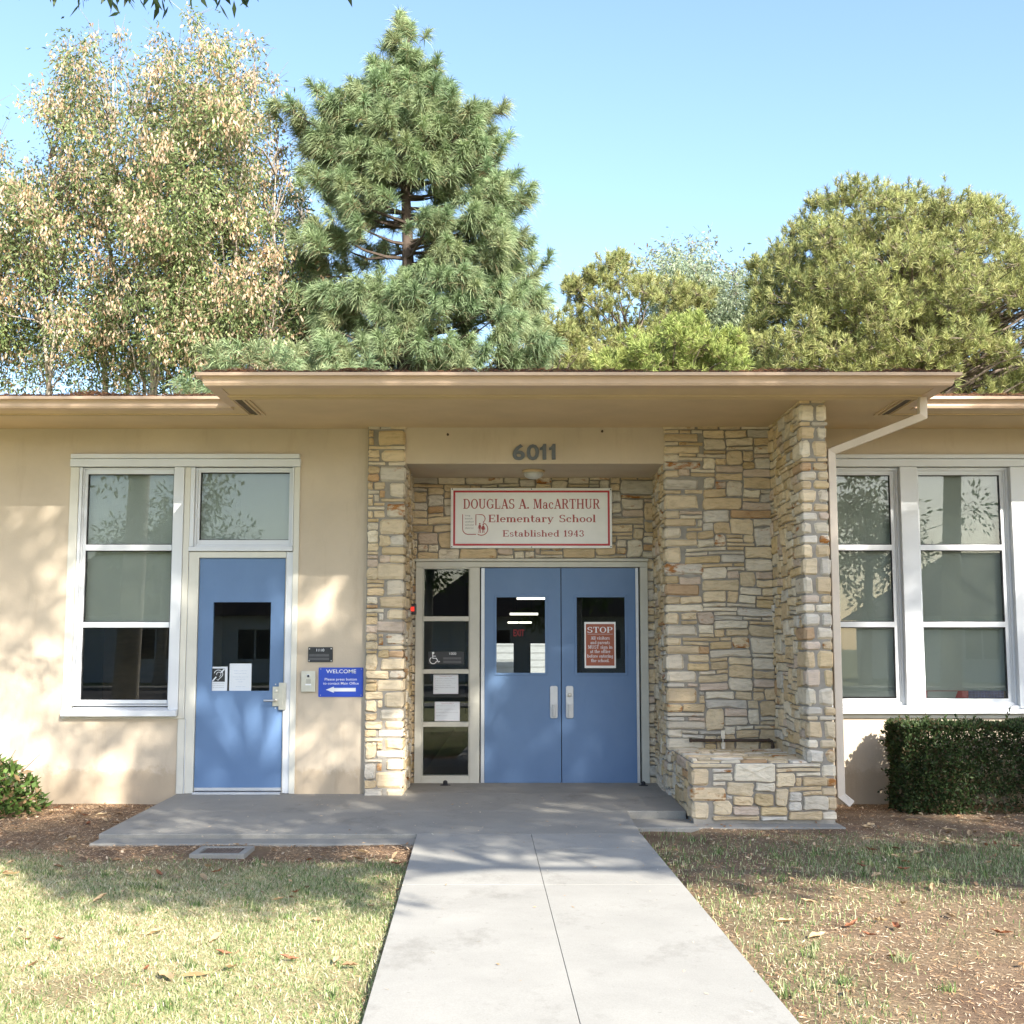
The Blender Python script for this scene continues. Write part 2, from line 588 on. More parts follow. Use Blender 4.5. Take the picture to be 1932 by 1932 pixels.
# chamfered block for corner stones
def block(mb, x0, x1, y0, y1, z0, z1, r, col):
    c = min(.022, (z1 - z0) * .22)
    vs, key = [], {}
    lo, hi = (x0, y0, z0), (x1, y1, z1)
    for sx in (0, 1):
        for sy in (0, 1):
            for sz in (0, 1):
                s = (sx, sy, sz)
                base = [hi[i] if s[i] else lo[i] for i in range(3)]
                for ax in range(3):
                    p = [base[i] if i == ax else base[i] + (-c * r.uniform(.5, 1.4) if s[i] else c * r.uniform(.5, 1.4)) for i in range(3)]
                    key[(s, ax)] = len(vs)
                    vs.append([q + r.uniform(-.0022, .0022) for q in p])
    fs = []
    for ax in range(3):
        o = [i for i in range(3) if i != ax]
        for s in (0, 1):
            ring = []
            for q in ((0, 0), (1, 0), (1, 1), (0, 1)):
                t = [0, 0, 0]; t[ax] = s; t[o[0]], t[o[1]] = q
                ring.append(key[(tuple(t), ax)])
            flip = (s == 0) != (ax == 1)
            fs.append(tuple(reversed(ring)) if flip else tuple(ring))
    for ax in range(3):
        o = [i for i in range(3) if i != ax]
        for q in ((0, 0), (1, 0), (1, 1), (0, 1)):
            t0, t1 = [0] * 3, [0] * 3
            t0[ax], t1[ax] = 0, 1
            for t in (t0, t1): t[o[0]], t[o[1]] = q
            t0, t1 = tuple(t0), tuple(t1)
            fs.append((key[(t0, o[0])], key[(t1, o[0])], key[(t1, o[1])], key[(t0, o[1])]))
    for s in [(a, b, c2) for a in (0, 1) for b in (0, 1) for c2 in (0, 1)]:
        fs.append(tuple(key[(s, ax)] for ax in range(3)))
    mb.col = col
    mb.add(vs, fs)


def quoins(mb, xc, yc, sx, sy, ql, seed, r0=0, r1=999):
    """corner at (xc,yc); the stones reach back along x by sx and along y by sy (signs); widths from the list"""
    r = random.Random(seed)
    for (row, n, wx, wy) in ql:
        a, b = max(row, r0), min(row + n, r1)
        col = stone_col(r, .1)
        if a >= b: continue
        p = r.uniform(.012, .022)
        z0, z1 = ZB + a * CV + .0045, ZB + b * CV - .0045
        xs = sorted((xc - sx * p, xc + sx * (wx - .008)))
        ys = sorted((yc - sy * p, yc + sy * (wy - .008)))
        block(mb, *xs, *ys, z0, z1, r, col)


def core(parent, *boxes):
    m = MB()
    for b in boxes: m.box(*b)
    return m.build("mortar_core", M['mortar'], parent)


UX, UY, UZ = (1, 0, 0), (0, 1, 0), (0, 0, 1)
HS = NYS * CV
QP = quoin_list(11, (.14, .23), (.12, .26))        # left pier, inner corner
QT = quoin_list(12, (.13, .30), (.10, .24))        # tall panel, left corner
QW = quoin_list(13, wb=(.12, .30), wfix=(.075, .115))   # wing wall, left corner (narrow front)
QX = quoin_list(13, wb=(.10, .28), wfix=(.115, .075))   # wing wall, right corner
QX = [(a, n, .19 - q[2], wb) for (a, n, _, wb), q in zip(QX, QW)]
QA = quoin_list(15, (.16, .30), (.12, .28))        # planter corner
for l_ in (QP, QT, QA): pass
xy = lambda q: [(a, n, wx) for a, n, wx, wy in q]
yy = lambda q: [(a, n, wy) for a, n, wx, wy in q]

# left pier with its return into the recess
mb = MB()
stones(mb, (XL0, YP, ZB), UX, UZ, (0, -1, 0), XL1 - XL0, HS, 1, quR=xy(QP))
stones(mb, (XL1, YP, ZB), UY, UZ, UX, YD - YP, round((z_l - ZB) / CV) * CV, 2, quL=yy(QP))
quoins(mb, XL1, YP, -1, 1, QP, 21)
o = mb.build("stone_pier", M['stone'], bld, colors=True)
core(o, (XL0, XL1, YP, YD, -.3, ZS))
# wall behind, around the door frame
zf = Z_(1054.5, YD)
xf0, xf1 = X_(785, 1060, YD), X_(1221, 1060, YD)
mb = MB()
stones(mb, (XL1, YD, ZB), UX, UZ, (0, -1, 0), XR0 - XL1, round((z_l - ZB) / CV) * CV, 3,
       holes=[(xf0 - XL1 + .01, xf1 - XL1 - .01, -1, zf - ZB - .01)])
o = mb.build("stone_wall", M['stone'], bld, colors=True)
core(o, (XL1, xf0, YD, YD + .25, -.3, z_l), (xf1, XR0, YD, YD + .25, -.3, z_l), (xf0, xf1, YD, YD + .25, zf, z_l))
# tall panel and the right side of the recess
mb = MB()
stones(mb, (XR0, YD, ZB), (0, -1, 0), UZ, (-1, 0, 0), YD - YP, round((z_l - ZB) / CV) * CV, 4, quR=yy(QT))
stones(mb, (XR0, YP, ZB), UX, UZ, (0, -1, 0), XR1 - XR0, HS, 5, quL=xy(QT))
quoins(mb, XR0, YP, 1, 1, QT, 24)
o = mb.build("stone_wall", M['stone'], bld, colors=True)
core(o, (XR0, XR1, YP, YD, -.3, ZS))
# wing wall standing out to the front
RT = 12; ZT = ZB + RT * CV
mb = MB()
stones(mb, (XR1, YP, ZT), (0, -1, 0), UZ, (-1, 0, 0), YP - YW, HS - RT * CV, 6, zrow0=RT, quR=yy(QW))
stones(mb, (XW, YW, ZB), UY, UZ, UX, -YW, HS, 7, quL=yy(QX))
quoins(mb, XR1, YW, 1, 1, QW, 26, r0=RT)
quoins(mb, XW, YW, -1, 1, QX, 27)
o = mb.build("stone_wing_wall", M['stone'], bld, colors=True)
core(o, (XR1, XW, YW, 0, -.3, ZS))
# planter box
XA = 1.45
mb = MB()
QX2 = [(a, n, w_) for a, n, w_, _ in QX]
stones(mb, (XA, YW, ZB), UX, UZ, (0, -1, 0), XW - XA, RT * CV, 8, quL=xy(QA), quR=QX2)
stones(mb, (XA, YP, ZB), (0, -1, 0), UZ, (-1, 0, 0), YP - YW, RT * CV, 9, quR=yy(QA))
stones(mb, (XA, YW, ZT), UX, UY, UZ, XR1 - XA, round((YP - YW) / CV) * CV, 10)
quoins(mb, XA, YW, 1, 1, QA, 28, r1=RT)
o = mb.build("stone_planter", M['stone'], bld, colors=True)
core(o, (XA, XR1, YW, YP, -.3, ZT), (XR1, XW - .001, YW + .002, YW + .02, -.3, ZT))

# --- eaves, gutters, roof ---------------------------------------------------------
YE, YG = -1.95, -1.03                       # entry and wing gutter lines
XE0, XE1 = -2.386, 3.415
s = MB()
s.box(XE0 + .02, XE1 - .02, YE + .02, 0.0, ZS, ZS + .03)
s.box(-9.5, XE0 + .02, YG + .02, 0.0, ZS, ZS + .03)
s.box(XE1 - .02, 9.5, YG + .02, 0.0, ZS, ZS + .03)
s.build("soffit", M['soffit'], bld)
v = MB()
yv, yw2, xv0, xv1 = -1.48, -.69, -2.25, 3.26
for (x0, x1, y0, y1) in ((xv0 - .05, xv1 + .05, yv - .042, yv + .036), (-9.5, xv0 - .05, yw2 - .03, yw2 + .026), (xv1 + .05, 9.5, yw2 - .03, yw2 + .026)):
    v.box(x0, x1, y0, y1, ZS - .004, ZS + .001)
for x in (xv0, xv1):
    v.box(x - .028, x + .028, yv + .05, yw2 - .02, ZS - .004, ZS + .001)
v.build("vent_strip", M['vent'], bld)
v = MB()
for y in (-1.548, -1.482, -1.43):
    v.box(xv0 - .05, xv1 + .05, y - .011, y + .011, ZS - .014, ZS + .002)
for x in (xv0, xv1):
    for dx in (-.05, .045, .085):
        sx = 1 if x < 0 else -1
        v.box(x + sx * dx - .009, x + sx * dx + .009, yv + .06, yw2 - .02, ZS - .013, ZS + .002)
for x0, x1 in ((-9.5, xv0), (xv1, 9.5)):
    v.box(x0, x1, yw2 - .052, yw2 - .034, ZS - .013, ZS + .002)
v.build("soffit_trim", M['soffit'], bld, bevel=.003)


def gutter(path, closed_ends=True):
    """path: (x, y, outward x, outward y) corners; swept K-style gutter section (offset outward, height)"""
    sec = [(-.105, -.006), (.0, -.006), (.012, .012), (.014, .040), (.024, .055), (.030, .060), (.062, .062), (.064, .086), (.056, .086), (.054, .070), (-.105, .070)]
    mb = MB(); n = len(sec); vs = []
    for (x, y, ox, oy) in path:
        for a, h in sec: vs.append((x + ox * a, y + oy * a, ZS + h))
    fs = []
    for i in range(len(path) - 1):
        for j in range(n):
            fs.append((i * n + j, (i + 1) * n + j, (i + 1) * n + (j + 1) % n, i * n + (j + 1) % n))
    fs.append(tuple(range(n))); fs.append(tuple((len(path) - 1) * n + j for j in range(n - 1, -1, -1)))
    mb.add(vs, fs)
    return mb


gutter([(XE0, YG - .06, -1, 0), (XE0, YE, -1, -1), (XE1, YE, 1, -1), (XE1, YG - .06, 1, 0)]).build("gutter", M['gutter'], bld)
gutter([(-9.5, YG, 0, -1), (XE0 - .0, YG, 0, -1)]).build("gutter", M['gutter'], bld)
gutter([(XE1 + .0, YG, 0, -1), (9.5, YG, 0, -1)]).build("gutter", M['gutter'], bld)

M['roof'] = mat('dark_rolled_roofing', (0.12, 0.115, 0.11), .95, .25, 6, .4, 90)
r_ = MB()
zr = lambda y: ZS + .068 + .035 * (y + 2)
def roofq(x0, x1, y0, y1):
    r_.hexa([(x0, y0, ZS + .04), (x1, y0, ZS + .04), (x1, y1, ZS + .04), (x0, y1, ZS + .04)],
            [(x0, y0, zr(y0)), (x1, y0, zr(y0)), (x1, y1, zr(y1)), (x0, y1, zr(y1))])
roofq(XE0 + .03, XE1 - .03, YE + .03, YG + .04)
roofq(-9.5, 9.5, YG + .041, 6.3)
r_.box(-1.2, 1.7, 6.3, 14.3, 2.75, 3.0)
r_.build("roof", M['roof'], bld)
x, z = at(320, 741, .9)
dm = MB().lathe((x, .9, zr(.9) - .02), (0, 0, 1), [(.36, 0), (.36, .1), (.33, .12), (.31, .2), (.25, .28), (.15, .33), (.02, .345)], 24)
dm.build("skylight_dome", mat('clouded_plastic', (.62, .66, .70), .3, .04), bld, smooth=True)

# downspout on the right
xs = XW + .035
pts_top = Vector((at(1740, 757, -1.5)[0], -1.5, ZS - .005))
pA = Vector((at(1740, 786, -1.5)[0], -1.5, Z_(786, -1.5)))
pB = Vector((at(1567, 853, -1.27)[0], -1.27, Z_(853, -1.27)))
pC = Vector((XW + .062, -1.25, Z_(1500, -1.25)))
pB.x = XW + .058
def rect_pipe(mb, pts, w_, d_):
    """rectangular pipe mitred at the bends, w across x, d across y"""
    vs, fs = [], []
    k = len(pts)
    for i, p in enumerate(pts):
        dirs = []
        if i > 0: dirs.append((pts[i] - pts[i - 1]).normalized())
        if i < k - 1: dirs.append((pts[i + 1] - pts[i]).normalized())
        t = sum(dirs, Vector()).normalized()
        # width vector in the x-z plane, perpendicular to the run, stretched at the mitre
        wv = Vector((t.z, 0, -t.x)); wv.normalize()
        cosb = max(.4, abs(t.dot(dirs[0])))
        wv = wv * (w_ / 2 / cosb); dv = Vector((0, 1, 0)) * (d_ / 2)
        for a, b in ((-1, -1), (1, -1), (1, 1), (-1, 1)): vs.append(p + wv * a + dv * b)
    for i in range(k - 1):
        for j in range(4): fs.append((i * 4 + j, i * 4 + (j + 1) % 4, (i + 1) * 4 + (j + 1) % 4, (i + 1) * 4 + j))
    fs.append((3, 2, 1, 0)); fs.append(tuple((k - 1) * 4 + j for j in range(4)))
    mb.add(vs, fs)
ds = MB()
rect_pipe(ds, [pts_top, pA, pB, pC, pC + Vector((.075, -.035, -.065))], .062, .07)
dso = ds.build("downspout", M['spout'], bld, bevel=.005)
MB().box(pB.x - .036, pB.x + .036, -1.29, -1.21, pB.z - .12, pB.z - .06).build("strap", M['spout'], dso, bevel=.003)
# ------------------------------------------------------------------ windows and doors
def px(u, v=881, Y=0.0): return X_(u, v, Y)
def pzz(v, Y=0.0): return Z_(v, Y)


def frame_bars(mb, x0, x1, z0, z1, t, y0, y1, tb=None, tt=None):
    tb, tt = tb or t, tt or t
    mb.box(x0, x0 + t, y0, y1, z0, z1); mb.box(x1 - t, x1, y0, y1, z0, z1)
    mb.box(x0 + t, x1 - t, y0, y1, z0, z0 + tb); mb.box(x0 + t, x1 - t, y0, y1, z1 - tt, z1)


def pane(parent, x0, x1, z0, z1, y, mt='glass'):
    return MB().box(x0, x1, y, y + .006, z0, z1).build("pane", M[mt], parent)


def shade(parent, x0, x1, z0, z1, y):
    m = MB().box(x0, x1, y, y + .003, z0, z1)
    m.box(x0, x1, y - .006, y + .008, z0 - .012, z0 + .008)
    return m.build("roller_shade", M['blind'], parent)


# common head trim over the left window and the office door
h = MB()
h.box(px(136), px(566.5), -.05, .1, pzz(866), pzz(857.5))
h.box(px(134), px(568), -.032, .1, pzz(881), pzz(866) - .003)
h.build("head_trim", M['alu'], bld, bevel=.004)

# left window: three lights one above another
zt, zsill = pzz(881) - .004, pzz(1332)
x0, x1 = px(134.5), px(361)
win = MB()
win.box(x0, px(150.5), -.014, .12, pzz(1356), zt)                 # cream side casings
win.box(px(350), x1, -.012, .12, pzz(1356), zt)
win.box(px(150.5), px(350), -.010, .1, pzz(1356), pzz(1350) - .002)
wo = win.build("window", M['cream'], bld, bevel=.004)
f = MB()
fx0, fx1 = px(151), px(332)
f.box(fx0, px(156.5), -.006, .12, zsill, zt); f.box(px(331), px(349.7), -.028, .12, pzz(1339), zt)
frame_bars(f, px(156.5), px(331), zsill, zt - .002, .012, .018, .12)
gx0, gx1 = px(164.6), px(326.6)
rows = [(893.7, 1027), (1038.4, 1173.6), (1184, 1321)]
sx0, sx1 = px(158.5), px(330)
f.box(sx0, gx0, .035, .09, zsill + .014, zt - .016); f.box(gx1, sx1, .035, .09, zsill + .014, zt - .016)
edges = [884.5] + [q for r_0 in rows for q in r_0] + [1331]
for a, b in ((884.5, 893.7), (1027, 1038.4), (1173.6, 1184), (1321, 1331)):
    f.box(gx0, gx1, .030, .09, pzz(b) + (.014 if b == 1331 else 0), pzz(a))
f.build("frame", M['alu'], wo, bevel=.003)
for i, (a, b) in enumerate(rows):
    pane(wo, gx0, gx1, pzz(b), pzz(a), .062)
    fl = MB(); frame_bars(fl, gx0, gx1, pzz(b), pzz(a), .006, .05, .064); fl.build("gasket", M['dark'], wo)
shade(wo, gx0 - .01, gx1 + .01, pzz(1178), pzz(888), .13)
sl = MB().hexa([(px(119, 1345), -.075, pzz(1351)), (px(336, 1345), -.075, pzz(1351)), (px(336, 1345), .1, pzz(1351)), (px(119, 1345), .1, pzz(1351))],
               [(px(119, 1345), -.075, pzz(1340)), (px(336, 1345), -.075, pzz(1340)), (px(336, 1345), .1, pzz(1332)), (px(119, 1345), .1, pzz(1332))])
sl.build("sill", M['alu'], wo, bevel=.004)

# transom over the office door
ztb = pzz(1031)
tr = MB()
tr.box(px(361) + .001, px(369), -.01, .12, ztb, zt); tr.box(px(553), px(556), -.02, .12, ztb, zt)
frame_bars(tr, px(369) + .001, px(553) - .001, ztb, zt - .002, .02, .02, .12)
frame_bars(tr, px(372.5), px(550.5), ztb + .018, zt - .018, px(377.5) - px(372.5), .035, .09, tb=.045)
tr.box(px(361) + .001, px(556), -.03, .12, pzz(1040), ztb - .003)
to = tr.build("window", M['alu'], bld, bevel=.003)
pane(to, px(377.5), px(547), ztb + .062, zt - .045, .062)
fl = MB(); frame_bars(fl, px(377.5), px(547), ztb + .062, zt - .045, .006, .05, .064); fl.build("gasket", M['dark'], to)
shade(to, px(375), px(549), ztb + .05, zt - .03, .13)

# office door frame and leaf
zth = 0.0
xl_, xr_ = px(366, 1440), px(531, 1440)
zdt = pzz(1053)
df = MB()
df.box(px(335.5, 1440), px(347.5, 1440), -.022, .12, zth, pzz(1356) - .003)
df.box(px(362.5), px(366, 1440) - .004, -.004, .12, zth, pzz(1041))
df.box(px(349.7), px(361), -.0125, .1, zth, pzz(1356) - .003)
df.box(xr_ + .004, px(543), -.006, .12, zth, pzz(1041))
df.box(px(556.5), px(567), -.016, .12, zth, zt)
df.box(xl_ - .004, xr_ + .004, -.004, .12, zdt + .004, pzz(1041))
df.build("door_frame", M['cream'], bld, bevel=.003)
da = MB()
da.box(px(348, 1440), px(349.5, 1440), -.02, .1, zth, pzz(1356) - .003)
da.box(px(361.2), px(362.3), .0, .1, zth, pzz(1041)); da.box(px(543) + .002, px(556.3), .004, .1, zth, pzz(1041))
da.build("door_trim", M['alu'], bld, bevel=.003)


def door_leaf(x0, x1, z0, z1, wx0, wx1, wz0, wz1, y0, y1, frame_t=.0):
    d = MB()
    d.box(x0, wx0, y0, y1, z0, z1); d.box(wx1, x1, y0, y1, z0, z1)
    d.box(wx0, wx1, y0, y1, z0, wz0); d.box(wx0, wx1, y0, y1, wz1, z1)
    o = d.build("door", M['door'], bld)
    if frame_t:
        f = MB(); frame_bars(f, wx0 - frame_t, wx1 + frame_t, wz0 - frame_t, wz1 + frame_t, frame_t + .006, y0 - .008, y0 - .0005)
        f.build("window_bead", M['door'], o, bevel=.003)
    pane(o, wx0, wx1, wz0, wz1, y0 + .02)
    return o


od = door_leaf(xl_, xr_, zth + .022, zdt, px(400, 1220), px(509, 1220), pzz(1303.6), pzz(1136), .02, .065)
MB().box(xl_, xr_, .012, .0195, zth + .022, zth + .05).build("kick_strip", M['silver'], od, bevel=.002)
lv = MB()
cx, cz = at(519.8, 1314, 0.0)
lv.box(px(514, 1314), px(525.6, 1314), .006, .0195, pzz(1332.5), pzz(1295.6))
lv.tube([(cx, .008, pzz(1321.5)), (cx, -.045, pzz(1321.5)), (cx - .012, -.052, pzz(1321.5)), (px(499.5, 1321), -.052, pzz(1321.5))], [.010, .010, .0115, .0105], 10)
lv.lathe((cx, .006, pzz(1304)), (0, -1, 0), [(.016, 0), (.016, .006), (.012, .008), (.012, .004)], 14)
lv.build("lever_handle", M['steel'], od, bevel=.002)
lk = MB().box(px(526.4, 1314), px(540, 1314), -.016, -.0065, pzz(1339), pzz(1288))
lk.box(px(531.5, 1314), px(534.5, 1314), -.024, -.0165, pzz(1330), pzz(1298))
for q in (1291, 1336):
    lk.lathe((px(529), -.016, pzz(q)), (0, -1, 0), [(.006, 0), (.006, .002), (.003, .003)], 8)
lk.build("latch_guard", M['steel'], od, bevel=.003)
th = MB().box(xl_, xr_, -.05, .1, -.012, .014); th.build("threshold", M['silver'], bld, bevel=.004)

# entrance: steel frame, side light, pair of doors
def qx(u, v=1250): return X_(u, v, YD)
def qz(v): return Z_(v, YD)
ZD = qz(1480)
yf = YD - .035
zt1, zt2 = qz(1060), qz(1070.5)
ef = MB()
ef.box(xf0 - .012, xf1 + .008, yf - .03, YD + .1, zt1 + .001, qz(1054.7))
ef.box(xf0, xf1, yf, YD + .12, zt2, zt1 - .001)
xa, xb = qx(799), qx(884)
xm0, xm1 = qx(889.5), qx(905)
ef.box(xf0, xa - .012, yf, YD + .12, ZD, zt2 - .001)
ef.box(xb + .010, xm1, yf, YD + .12, ZD, zt2 - .001)
xe0 = qx(1208.5)
ef.box(xe0, xf1, yf, YD + .12, ZD, zt2 - .001)
ef.box(xa - .012, xb + .010, yf + .002, YD + .11, ZD, qz(1466))
efo = ef.build("entrance_frame", M['frame'], bld, bevel=.004)
sb = MB()
prow = [(1073.5, 1163), (1172, 1262.6), (1271, 1362), (1371, 1463)]
sb.box(xa - .011, xa, yf + .012, YD + .09, qz(1466), zt2); sb.box(xb, xb + .009, yf + .012, YD + .09, qz(1466), zt2)
for a, b in ((1070.5, 1073.5), (1163, 1172), (1262.6, 1271), (1362, 1371), (1463, 1466)):
    sb.box(xa, xb, yf + .008, YD + .09, qz(b), qz(a))
sb.build("glazing_bar", M['frame'], efo, bevel=.003)
for a, b in prow: pane(efo, xa, xb, qz(b), qz(a), YD + .02)
MB().box(xm1 + .001, qx(914) - .002, YD + .02, YD + .06, ZD, zt2).build("door_gap", M['dark'], efo)
MB().box(qx(1205.5), xe0 - .001, YD + .02, YD + .06, ZD, zt2).build("door_gap", M['dark'], efo)
for u, ua, ub in ((910.6, 907.5, 914.0), (1203, 1200.4, 1205.6)):
    hs_ = MB().box(qx(ua), qx(ub), YD - .012, YD + .02, ZD + .012, zt2 - .006)
    for q in (1078, 1472): hs_.lathe((qx(u, q), YD - .012, qz(q)), (0, -1, 0), [(.004, 0), (.004, .002), (.002, .0025)], 8)
    hs_.build("hinge_strip", M['silver'], efo, bevel=.002)
zw0, zw1 = qz(1270.5), qz(1126)
for (ul, ur, wl, wr, hl, hr, lock) in ((914.4, 1058.2, 935.6, 1029.5, 1037.8, 1052, False), (1059.8, 1200.2, 1087.5, 1180.5, 1067.7, 1081.7, True)):
    d = door_leaf(qx(ul), qx(ur), ZD + .010, zt2 - .006, qx(wl), qx(wr), zw0, zw1, YD, YD + .045, .018)
    hm = MB()
    xa_, xb_ = qx(hl, 1325), qx(hr, 1325)
    za, zb = qz(1355), qz(1294)
    pl = []
    rr = .018
    for (cx_, cz_, a0) in ((xb_ - rr, za + rr, -90), (xb_ - rr, zb - rr, 0), (xa_ + rr, zb - rr, 90), (xa_ + rr, za + rr, 180)):
        for k in range(5):
            a = R(a0 + k * 22.5); pl.append((cx_ + rr * math.cos(a), cz_ + rr * math.sin(a)))
    hm.prism(pl, YD - .018, YD - .0005)
    xc = (xa_ + xb_) / 2
    ho = hm.build("pull_plate", M['silver'], d, bevel=.003)
    MB().hexa([(xc - .014, YD - .045, qz(1352)), (xc + .014, YD - .045, qz(1352)), (xc + .014, YD - .0185, qz(1352)), (xc - .014, YD - .0185, qz(1352))],
              [(xc - .016, YD - .058, qz(1328)), (xc + .016, YD - .058, qz(1328)), (xc + .016, YD - .0185, qz(1328)), (xc - .016, YD - .0185, qz(1328))]
              ).build("handle", M['silver'], ho, bevel=.003)
    if lock:
        MB().lathe((xc, YD - .018, qz(1311)), (0, -1, 0), [(.021, 0), (.021, .006), (.017, .008), (.011, .005), (.010, .010), (.004, .011)], 18).build("lock_cylinder", M['steel'], ho, smooth=False)
MB().box(qx(905), xe0, YD - .06, YD + .1, ZD - .02, ZD + .008).build("threshold", M['silver'], bld, bevel=.004)

# right-hand window band
yR = 0.0
zs0 = pzz(1336); zb0 = pzz(1345.7)
hd = MB().box(XW - .01, 9.4, -.05, .1, pzz(866), pzz(858.5)).box(XW - .01, 9.4, -.032, .1, pzz(881), pzz(866) - .003)
hd.build("head_trim", M['alu'], bld, bevel=.004)
sl = MB().box(XW - .01, 9.4, -.085, .1, zb0, pzz(1337)).box(XW - .01, 9.4, -.03, .12, pzz(1337) + .001, pzz(1331))
sl.build("sill", M['alu'], bld, bevel=.004)
MB().box(XW - .01, 9.4, -.016, .1, pzz(1355), zb0 - .004).build("apron", M['cream'], bld, bevel=.003)
mx0, pitch, mw_ = px(1694.5), px(1901.7) - px(1694.5), px(1727) - px(1694.5)
zt = pzz(881) - .004
for k in range(-1, 6):
    xm = mx0 + pitch * (k - 0)
    if k >= 0:
        MB().box(xm, xm + mw_, -.045, .12, pzz(1335), zt).build("mullion", M['alu'], bld, bevel=.004)
    a = xm + mw_
    b = a + (pitch - mw_)
    if k == -1: a = XW + .03
    wi = MB()
    frame_bars(wi, a + .001, b - .001, pzz(1331) + .001, zt, .022, .02, .12)
    ga, gb = px(1730.6) + pitch * (k - 0), px(1887.6) + pitch * (k - 0)
    if k == -1: ga = a + .06
    frame_bars(wi, a + .023, b - .023, pzz(1331) + .02, zt - .02, .012, .035, .10)
    wi.box(a + .035, ga, .045, .09, pzz(1329), zt - .03); wi.box(gb, b - .035, .045, .09, pzz(1329), zt - .03)
    for p, q in ((885, 895.4), (1027, 1037.7), (1173, 1183.3), (1318.5, 1329)):
        wi.box(ga, gb, .040, .09, pzz(q), pzz(p))
    wo2 = wi.build("window", M['alu'], bld, bevel=.003)
    fl = MB()
    for p, q in ((895.4, 1027), (1037.7, 1173), (1183.3, 1318.5)):
        pane(wo2, ga, gb, pzz(q), pzz(p), .062)
        frame_bars(fl, ga, gb, pzz(q), pzz(p), .007, .05, .064)
    fl.build("gasket", M['dark'], wo2)
    shade(wo2, ga - .012, gb + .012, pzz(1302) if k == 0 else pzz(1313), pzz(889), .13)

# rooms behind the glass
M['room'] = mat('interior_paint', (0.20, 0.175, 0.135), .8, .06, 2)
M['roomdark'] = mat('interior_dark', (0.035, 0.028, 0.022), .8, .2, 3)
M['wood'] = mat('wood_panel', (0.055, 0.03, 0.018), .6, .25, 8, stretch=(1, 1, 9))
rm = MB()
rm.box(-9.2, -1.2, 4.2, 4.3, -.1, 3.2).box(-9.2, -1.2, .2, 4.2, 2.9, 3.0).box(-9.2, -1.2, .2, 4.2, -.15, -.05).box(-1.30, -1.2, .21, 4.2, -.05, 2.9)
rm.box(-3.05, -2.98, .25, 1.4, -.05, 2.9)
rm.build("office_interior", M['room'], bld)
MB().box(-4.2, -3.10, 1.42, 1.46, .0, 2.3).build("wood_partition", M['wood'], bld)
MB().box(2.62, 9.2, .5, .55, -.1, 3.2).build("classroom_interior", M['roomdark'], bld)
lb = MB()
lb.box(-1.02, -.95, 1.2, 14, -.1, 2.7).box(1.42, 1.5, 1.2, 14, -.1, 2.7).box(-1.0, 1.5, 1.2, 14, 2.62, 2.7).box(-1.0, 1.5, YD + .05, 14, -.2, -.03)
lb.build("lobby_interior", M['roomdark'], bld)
YF = 14.0
za, zb = Z_(1272, YF), Z_(1214, YF)
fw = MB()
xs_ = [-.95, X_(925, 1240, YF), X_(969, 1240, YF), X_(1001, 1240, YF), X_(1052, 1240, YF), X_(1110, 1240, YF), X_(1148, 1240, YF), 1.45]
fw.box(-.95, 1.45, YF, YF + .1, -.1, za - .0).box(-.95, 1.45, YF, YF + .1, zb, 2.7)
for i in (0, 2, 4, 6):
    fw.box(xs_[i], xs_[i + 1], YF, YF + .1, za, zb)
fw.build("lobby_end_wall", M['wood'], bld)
# ------------------------------------------------------------------ lettering
TK, TN = .17, .075


def _rect(x0, y0, x1, y1): return [(x0, y0), (x1, y0), (x1, y1), (x0, y1)]
def _stem(x, y0, y1, w=TK): return [_rect(x - w / 2, y0, x + w / 2, y1)]
def _bar(y, x0, x1, t=TN): return [_rect(x0, y - t / 2, x1, y + t / 2)]
def _ser(x, y, w=.32, t=.065): return [_rect(x - w / 2, y if y < .3 else y - t, x + w / 2, y + t if y < .3 else y)]


def _arc(cx, cy, rx, ry, a0, a1, tk=TK, tn=TN, n=18):
    out = []; pr = None
    for i in range(n + 1):
        a = R(a0 + (a1 - a0) * i / n)
        c, s_ = math.cos(a), math.sin(a)
        hw = (tn + (tk - tn) * c * c) / 2
        p = (cx + (rx - hw) * c - 0, cy + (ry - hw) * s_)
        q = (cx + (rx + hw) * c, cy + (ry + hw) * s_)
        if pr: out.append([pr[0], pr[1], q, p])
        pr = (p, q)
    return out


def _dia(x0, y0, x1, y1, w): return [[(x0 - w / 2, y0), (x0 + w / 2, y0), (x1 + w / 2, y1), (x1 - w / 2, y1)]]
def _dot(x, y, r=.1): return [[(x + r * math.cos(k * PI / 4), y + r * math.sin(k * PI / 4)) for k in range(8)]]


